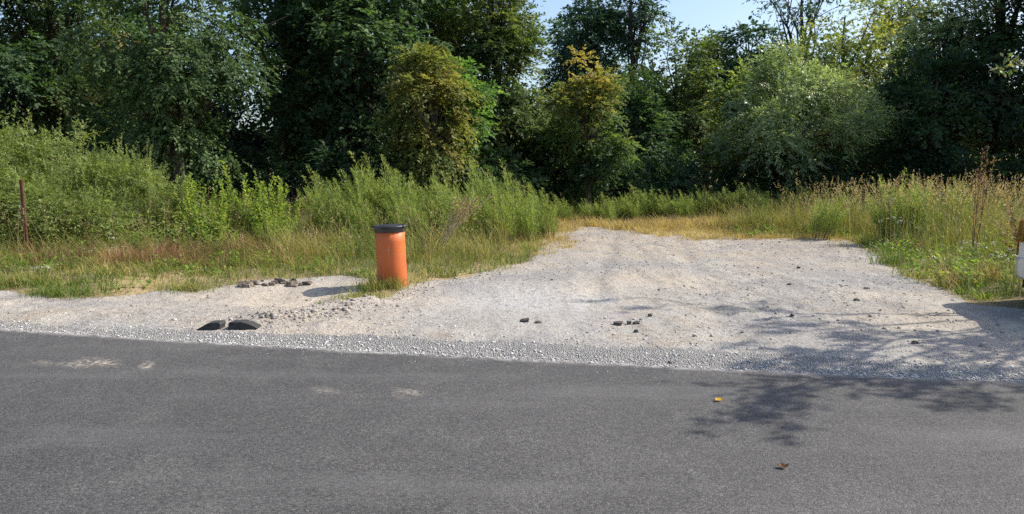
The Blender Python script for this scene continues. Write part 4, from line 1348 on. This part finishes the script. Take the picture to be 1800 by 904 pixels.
# ------------------------------------------------------------------ tree reaching over the car, whose shade falls on the road
def fruit_tree():
    base = np.array([11.2, 9.6, 0.0]); base[2] = float(H(base[0], base[1]))
    o = thing('fruit_tree', 'tree with yellowing green leaves reaching over the car, its branch tip in view', 'tree', tuple(base))
    rg = np.random.default_rng(404)
    tb, lb = MB(), MB()
    trunk = np.array([(0, 0, -.3), (-.1, -.05, 1.0), (-.3, -.2, 2.2), (-.5, -.3, 3.2), (-.8, -.5, 4.3)])
    tube(tb, trunk, [.21, .16, .14, .12, .10], 10)
    tips = []
    def branch(s, e, r_, lvl):
        s, e = np.array(s, float), np.array(e, float)
        L_ = np.linalg.norm(e - s)
        mid = (s + e) / 2 + rg.normal(0, .06, 3) * L_ + [0, 0, .06 * L_]
        pts = [s, s * .5 + mid * .5 + rg.normal(0, .015, 3) * L_, mid, mid * .5 + e * .5, e]
        tube(tb, pts, r_ * np.array([1, .85, .7, .5, .3]), 6)
        tips.append((pts, lvl))
        if lvl < 2:
            for k in range(7 if lvl == 0 else 3):
                f_ = rg.uniform(.45, 1.0)
                p_ = s + (e - s) * f_ + (mid - (s + e) / 2) * (1 - abs(2 * f_ - 1))
                d_ = unit(unit(e - s) * .8 + rg.normal(0, .6, 3) * [1, 1, .45] + [0, 0, -.05])
                branch(p_, p_ + d_ * (L_ * rg.uniform(.10, .17) if lvl == 0 else L_ * rg.uniform(.4, .7)), r_ * .4, lvl + 1)
    B0 = trunk[-1]
    k_ = np.array([sd.x, sd.y, sd.z]) / sd.z
    ends = []
    for px_, py_, h_ in [(1315, 702, 4.3), (1370, 700, 4.6), (1440, 672, 4.5), (1580, 698, 4.4), (1700, 692, 4.8), (1430, 634, 5.3), (1500, 590, 5.6), (1640, 612, 5.2), (1800, 660, 5.4), (1760, 600, 5.8)]:
        g_ = gp(px_, py_)
        ends.append(np.array([g_[0], g_[1], 0]) + k_ * h_ - base)
    ends += [np.array(e_) for e_ in [(-2.8, 1.5, 6.6), (1.9, 1.4, 6.0), (-1.0, -.5, 7.4)]]
    for k, e in enumerate(ends):
        branch(trunk[3] if k % 2 else B0, e, .035, 0)
    # the drooping branch whose tip shows at the frame's edge
    e = at(1766, 100, 8.6) - base
    m2 = at(1800, 112, 8.7) - base
    branch(trunk[2], (m2 + (trunk[2] - m2) * .35 + [0, 0, .35]), .05, 2)
    q0 = m2 + (trunk[2] - m2) * .35 + [0, 0, .35]
    tube(tb, [q0, (q0 + m2) / 2 + [0, 0, .05], m2, e], [.015, .011, .008, .004], 5)
    low = [np.array([q0, (q0 + m2) / 2, m2, (m2 + e) / 2, e])]
    e3 = at(1760, 122, 8.5) - base
    tube(tb, [m2, (m2 + e3) / 2, e3], [.006, .005, .003], 5)
    low.append(np.array([m2, (m2 + e3) / 2, (m2 + e3) / 2, e3, e3]))
    for pts, lvl in tips:
        if lvl == 0: continue
        pts = np.array(pts)
        n_ = 17 if lvl == 2 else 13
        t = rg.uniform(.2 if lvl == 2 else .5, 1.02, n_)
        P = np.stack([np.interp(t, np.linspace(0, 1, 5), pts[:, q_]) for q_ in range(3)], 1) + rg.normal(0, .05, (n_, 3))
        D = unit(pts[-1] - pts[0])[None] * .5 + rg.normal(0, .6, (n_, 3)) + [0, 0, -.25]
        leaves(lb, P, D, rg.normal(0, .4, (n_, 3)) + [0, 0, 1], rg.uniform(.07, .12, n_), rg.uniform(.035, .06, n_), np.clip(rg.normal(.5, .25, n_), 0, 1))
    for pts in low:
        n_ = 24
        t = rg.uniform(.35, 1.03, n_)
        P = np.stack([np.interp(t, np.linspace(0, 1, 5), pts[:, q_]) for q_ in range(3)], 1) + rg.normal(0, .02, (n_, 3))
        D = unit(pts[-1] - pts[0])[None] * .6 + rg.normal(0, .6, (n_, 3)) + [0, 0, -.2]
        leaves(lb, P, D, rg.normal(0, .5, (n_, 3)) + [0, -.5, .7], rg.uniform(.06, .1, n_), rg.uniform(.035, .055, n_), np.clip(rg.normal(.65, .25, n_), 0, 1))
    tb.build('trunk', M['bark'], o, True)
    lb.build('crown', LM['fruit'], o)
fruit_tree()

# ------------------------------------------------------------------ parked car, only its tail in the frame
def car():
    m, t, out = newmat('silver_paint')
    co = N(t, 'ShaderNodeTexCoord').outputs['Object']
    c = ramp(t, noise(t, co, 3, 3), [(.3, (.60, .61, .62)), (.7, (.66, .67, .67))])
    sp = N(t, 'ShaderNodeSeparateXYZ'); t.links.new(co, sp.inputs[0])
    dz = math_(t, 'SUBTRACT', 1.0, step_(t, math_(t, 'ADD', sp.outputs[2], math_(t, 'MULTIPLY', noise(t, co, 7, 4), .25)), .35, .75))
    c = mix(t, math_(t, 'MULTIPLY', dz, .45), c, (.42, .38, .32))
    p = N(t, 'ShaderNodeBsdfPrincipled'); t.links.new(c, p.inputs['Base Color'])
    p.inputs['Roughness'].default_value = .32; p.inputs['Metallic'].default_value = .25; p.inputs['Coat Weight'].default_value = .5
    t.links.new(p.outputs[0], out.inputs[0])
    paint = m
    glass = plain('car_glass', (.015, .018, .02), (.025, .028, .03), 2, .06, .6)
    black = plain('car_black_trim', (.015, .015, .016), (.03, .03, .03), 10, .6)
    tyre = plain('tyre_rubber', (.014, .014, .014), (.03, .028, .026), 20, .85, .3)
    alloy = plain('wheel_alloy', (.42, .42, .43), (.55, .55, .56), 8, .35, .5, metal=.8)
    red = plain('tail_light_red', (.22, .008, .01), (.32, .012, .014), 6, .12, .6, coat=.6)
    clear = plain('head_light_clear', (.55, .57, .6), (.7, .72, .74), 6, .1, .6, coat=.6)
    plate = plain('number_plate_white', (.68, .68, .66), (.76, .76, .74), 9, .5)
    th = R(-12)
    r0 = at(1787, 470, 8.9)
    o = thing('parked_car', 'silver hatchback with red tail lights parked on the verge at the frame edge', 'car', (0, 0, 0), th)
    o.location = (r0[0] - .15, r0[1] - .68, float(H(r0[0] + 1, r0[1])) - .05)
    Lc, Wd = 4.05, .86
    st = np.array([0, .05, .14, .35, .7, 1.1, 1.7, 2.4, 2.9, 3.3, 3.7, 3.92, 4.02, 4.05])
    hw = np.array([.66, .77, .825, .845, .85, .86, .86, .86, .86, .85, .81, .72, .62, .56])
    ztop = np.array([.94, .97, .98, .98, .97, .96, .95, .94, .95, .93, .86, .76, .68, .64])
    zbot = np.array([.36, .32, .30, .28, .26, .24, .22, .22, .22, .24, .26, .28, .32, .36])
    prof = [(.0, .86), (.06, .95), (.30, 1.0), (.55, 1.0), (.80, .985), (.93, .955), (1.0, .88)]
    def loft(mb, st, hw, zt, zb, prof, x_off=None):
        rings = []
        for k in range(len(st)):
            half = [(st[k], -hw[k] * f_, zb[k] + (zt[k] - zb[k]) * z_) for z_, f_ in prof]
            other = [(a, -b, c_) for a, b, c_ in half[::-1]]
            rings.append(half + other)
        rings = np.array(rings)
        n_, m_ = rings.shape[:2]
        q_ = [(i_ * m_ + j_, (i_ + 1) * m_ + j_, (i_ + 1) * m_ + (j_ + 1) % m_, i_ * m_ + (j_ + 1) % m_) for i_ in range(n_ - 1) for j_ in range(m_)]
        mb.add(rings.reshape(-1, 3), q_)
        h_ = m_ // 2
        for e_, rev in ((0, False), (n_ - 1, True)):
            q2 = [(e_ * m_ + k, e_ * m_ + k + 1, e_ * m_ + m_ - 2 - k, e_ * m_ + m_ - 1 - k) for k in range(h_ - 1)]
            mb.add(rings.reshape(-1, 3), [x_[::-1] for x_ in q2] if not rev else q2)
    mb = MB(); loft(mb, st, hw, ztop, zbot, prof); body = mb.build('body', paint, o, True)
    # greenhouse: glass shell with a painted roof and pillars a little proud of it
    gs = np.array([.10, .30, .55, 1.0, 1.7, 2.2, 2.55, 2.9])
    gt = np.array([1.02, 1.28, 1.43, 1.48, 1.49, 1.45, 1.28, .97])
    gh = np.array([.70, .72, .73, .74, .74, .73, .74, .76])
    gb = np.full(8, .93)
    pg = [(0, 1.04), (.4, 1.0), (.8, .91), (.95, .84), (1, .70)]
    mb = MB(); loft(mb, gs, gh, gt, gb, pg); mb.build('window_glass', glass, o, True)
    mb = MB()
    rs_ = [(.30, 1.285, .60), (.55, 1.44, .63), (1.0, 1.492, .64), (1.7, 1.502, .64), (2.2, 1.462, .63)]
    V = []
    for a, zz, ww in rs_:
        V += [(a, y_ * ww, zz + .012 - .03 * abs(y_) ** 3) for y_ in (-1, -.6, 0, .6, 1)]
    mb.add(V, [(i_ * 5 + j_, (i_ + 1) * 5 + j_, (i_ + 1) * 5 + j_ + 1, i_ * 5 + j_ + 1) for i_ in range(4) for j_ in range(4)])
    mb.build('roof', paint, o, True)
    for sgn in (-1, 1):
        mb = MB()
        tube(mb, [(.12, sgn * .735, .95), (.34, sgn * .70, 1.26), (.56, sgn * .645, 1.44), (1.0, sgn * .655, 1.49), (1.7, sgn * .655, 1.50), (2.2, sgn * .645, 1.46), (2.55, sgn * .69, 1.26), (2.92, sgn * .75, .95)],
             [.06, .05, .035, .03, .03, .032, .035, .04], 6)
        mb.build('pillar', paint, o, True)
        mb = MB()
        tube(mb, [(1.55, sgn * .76, .95), (1.55, sgn * .70, 1.30), (1.55, sgn * .655, 1.47)], [.03, .03, .03], 5)
        mb.build('door_pillar', black, o, True)
        mb = MB()
        c_ = np.array([(a, sgn * b, zz) for a, b, zz in [(-.03, .50, .74), (-.025, .50, .98), (-.005, .74, .73), (.01, .72, .99), (.10, .845, .74), (.12, .825, .99), (.30, .866, .78), (.27, .85, .97)]])
        q_ = [(0, 2, 3, 1), (2, 4, 5, 3), (4, 6, 7, 5)]
        mb.add(c_, q_); mb.add(c_ * [1, .96, 1] + [.04, 0, 0], q_)
        mb.build('tail_light', red, o)
        mb = MB()
        c_ = np.array([(a, sgn * b, zz) for a, b, zz in [(4.035, .40, .60), (4.01, .40, .70), (3.97, .70, .60), (3.93, .68, .76), (3.72, .815, .66), (3.70, .80, .82)]])
        mb.add(c_, [(0, 2, 3, 1), (2, 4, 5, 3)])
        mb.build('headlight', clear, o)
        mb = MB()
        bx = np.array([(a, sgn * b, c2) for a in (2.50, 2.64) for b in (.84, 1.0) for c2 in (.93, 1.06)])
        mb.add(bx, [(0, 1, 3, 2), (4, 6, 7, 5), (0, 4, 5, 1), (2, 3, 7, 6), (1, 5, 7, 3), (0, 2, 6, 4)])
        mb.build('mirror', paint, o)
        for hx in (1.15, 2.0):
            mb = MB(); tube(mb, [(hx, sgn * .868, .80), (hx + .10, sgn * .885, .805), (hx + .2, sgn * .868, .80)], [.012, .016, .012], 6)
            mb.build('door_handle', paint, o, True)
        for wx in (.78, 3.22):
            wh = bpy.data.objects.new('wheel', None); col.objects.link(wh); wh.parent = o; wh.location = (wx, sgn * .78, .31)
            wh.rotation_euler = (R(90 * sgn), 0, 0)
            mb = MB(); lathe(mb, [(.20, -.09), (.28, -.10), (.31, -.085), (.315, 0), (.31, .085), (.28, .10), (.20, .09)], 32); mb.build('tyre', tyre, wh, True)
            mb = MB(); lathe(mb, [(.205, -.085), (.19, -.07), (.17, -.045), (.06, -.06), (.0, -.065)], 32); mb.build('rim', alloy, wh, True)
            mb = MB(); tube(mb, [(wx + .36 * math.cos(a), sgn * .852, .31 + .36 * math.sin(a)) for a in np.linspace(-.1, math.pi + .1, 14)], .035, 6)
            mb.build('wheel_arch', black, o, True)
    mb = MB(); loft(mb, np.array([-.018, -.006, .055, .2, .40]), np.array([.60, .715, .80, .84, .864]), np.array([.54, .555, .56, .56, .56]), np.array([.33, .30, .29, .28, .28]), [(0, .93), (.15, 1), (.85, 1), (1, .95)])
    mb.build('rear_bumper', paint, o, True)
    mb = MB()
    bx = np.array([(a, b, c2) for a in (-.03, -.015) for b in (-.26, .26) for c2 in (.42, .53)])
    mb.add(bx, [(0, 1, 3, 2), (4, 6, 7, 5), (0, 4, 5, 1), (2, 3, 7, 6), (1, 5, 7, 3), (0, 2, 6, 4)])
    mb.build('number_plate', plate, o)
    mb = MB()
    bx = np.array([(a, b, c2) for a in (.1, 3.9) for b in (-.74, .74) for c2 in (.17, .30)])
    mb.add(bx, [(0, 1, 3, 2), (4, 6, 7, 5), (0, 4, 5, 1), (2, 3, 7, 6), (1, 5, 7, 3), (0, 2, 6, 4)])
    mb.build('underbody', black, o)
car()
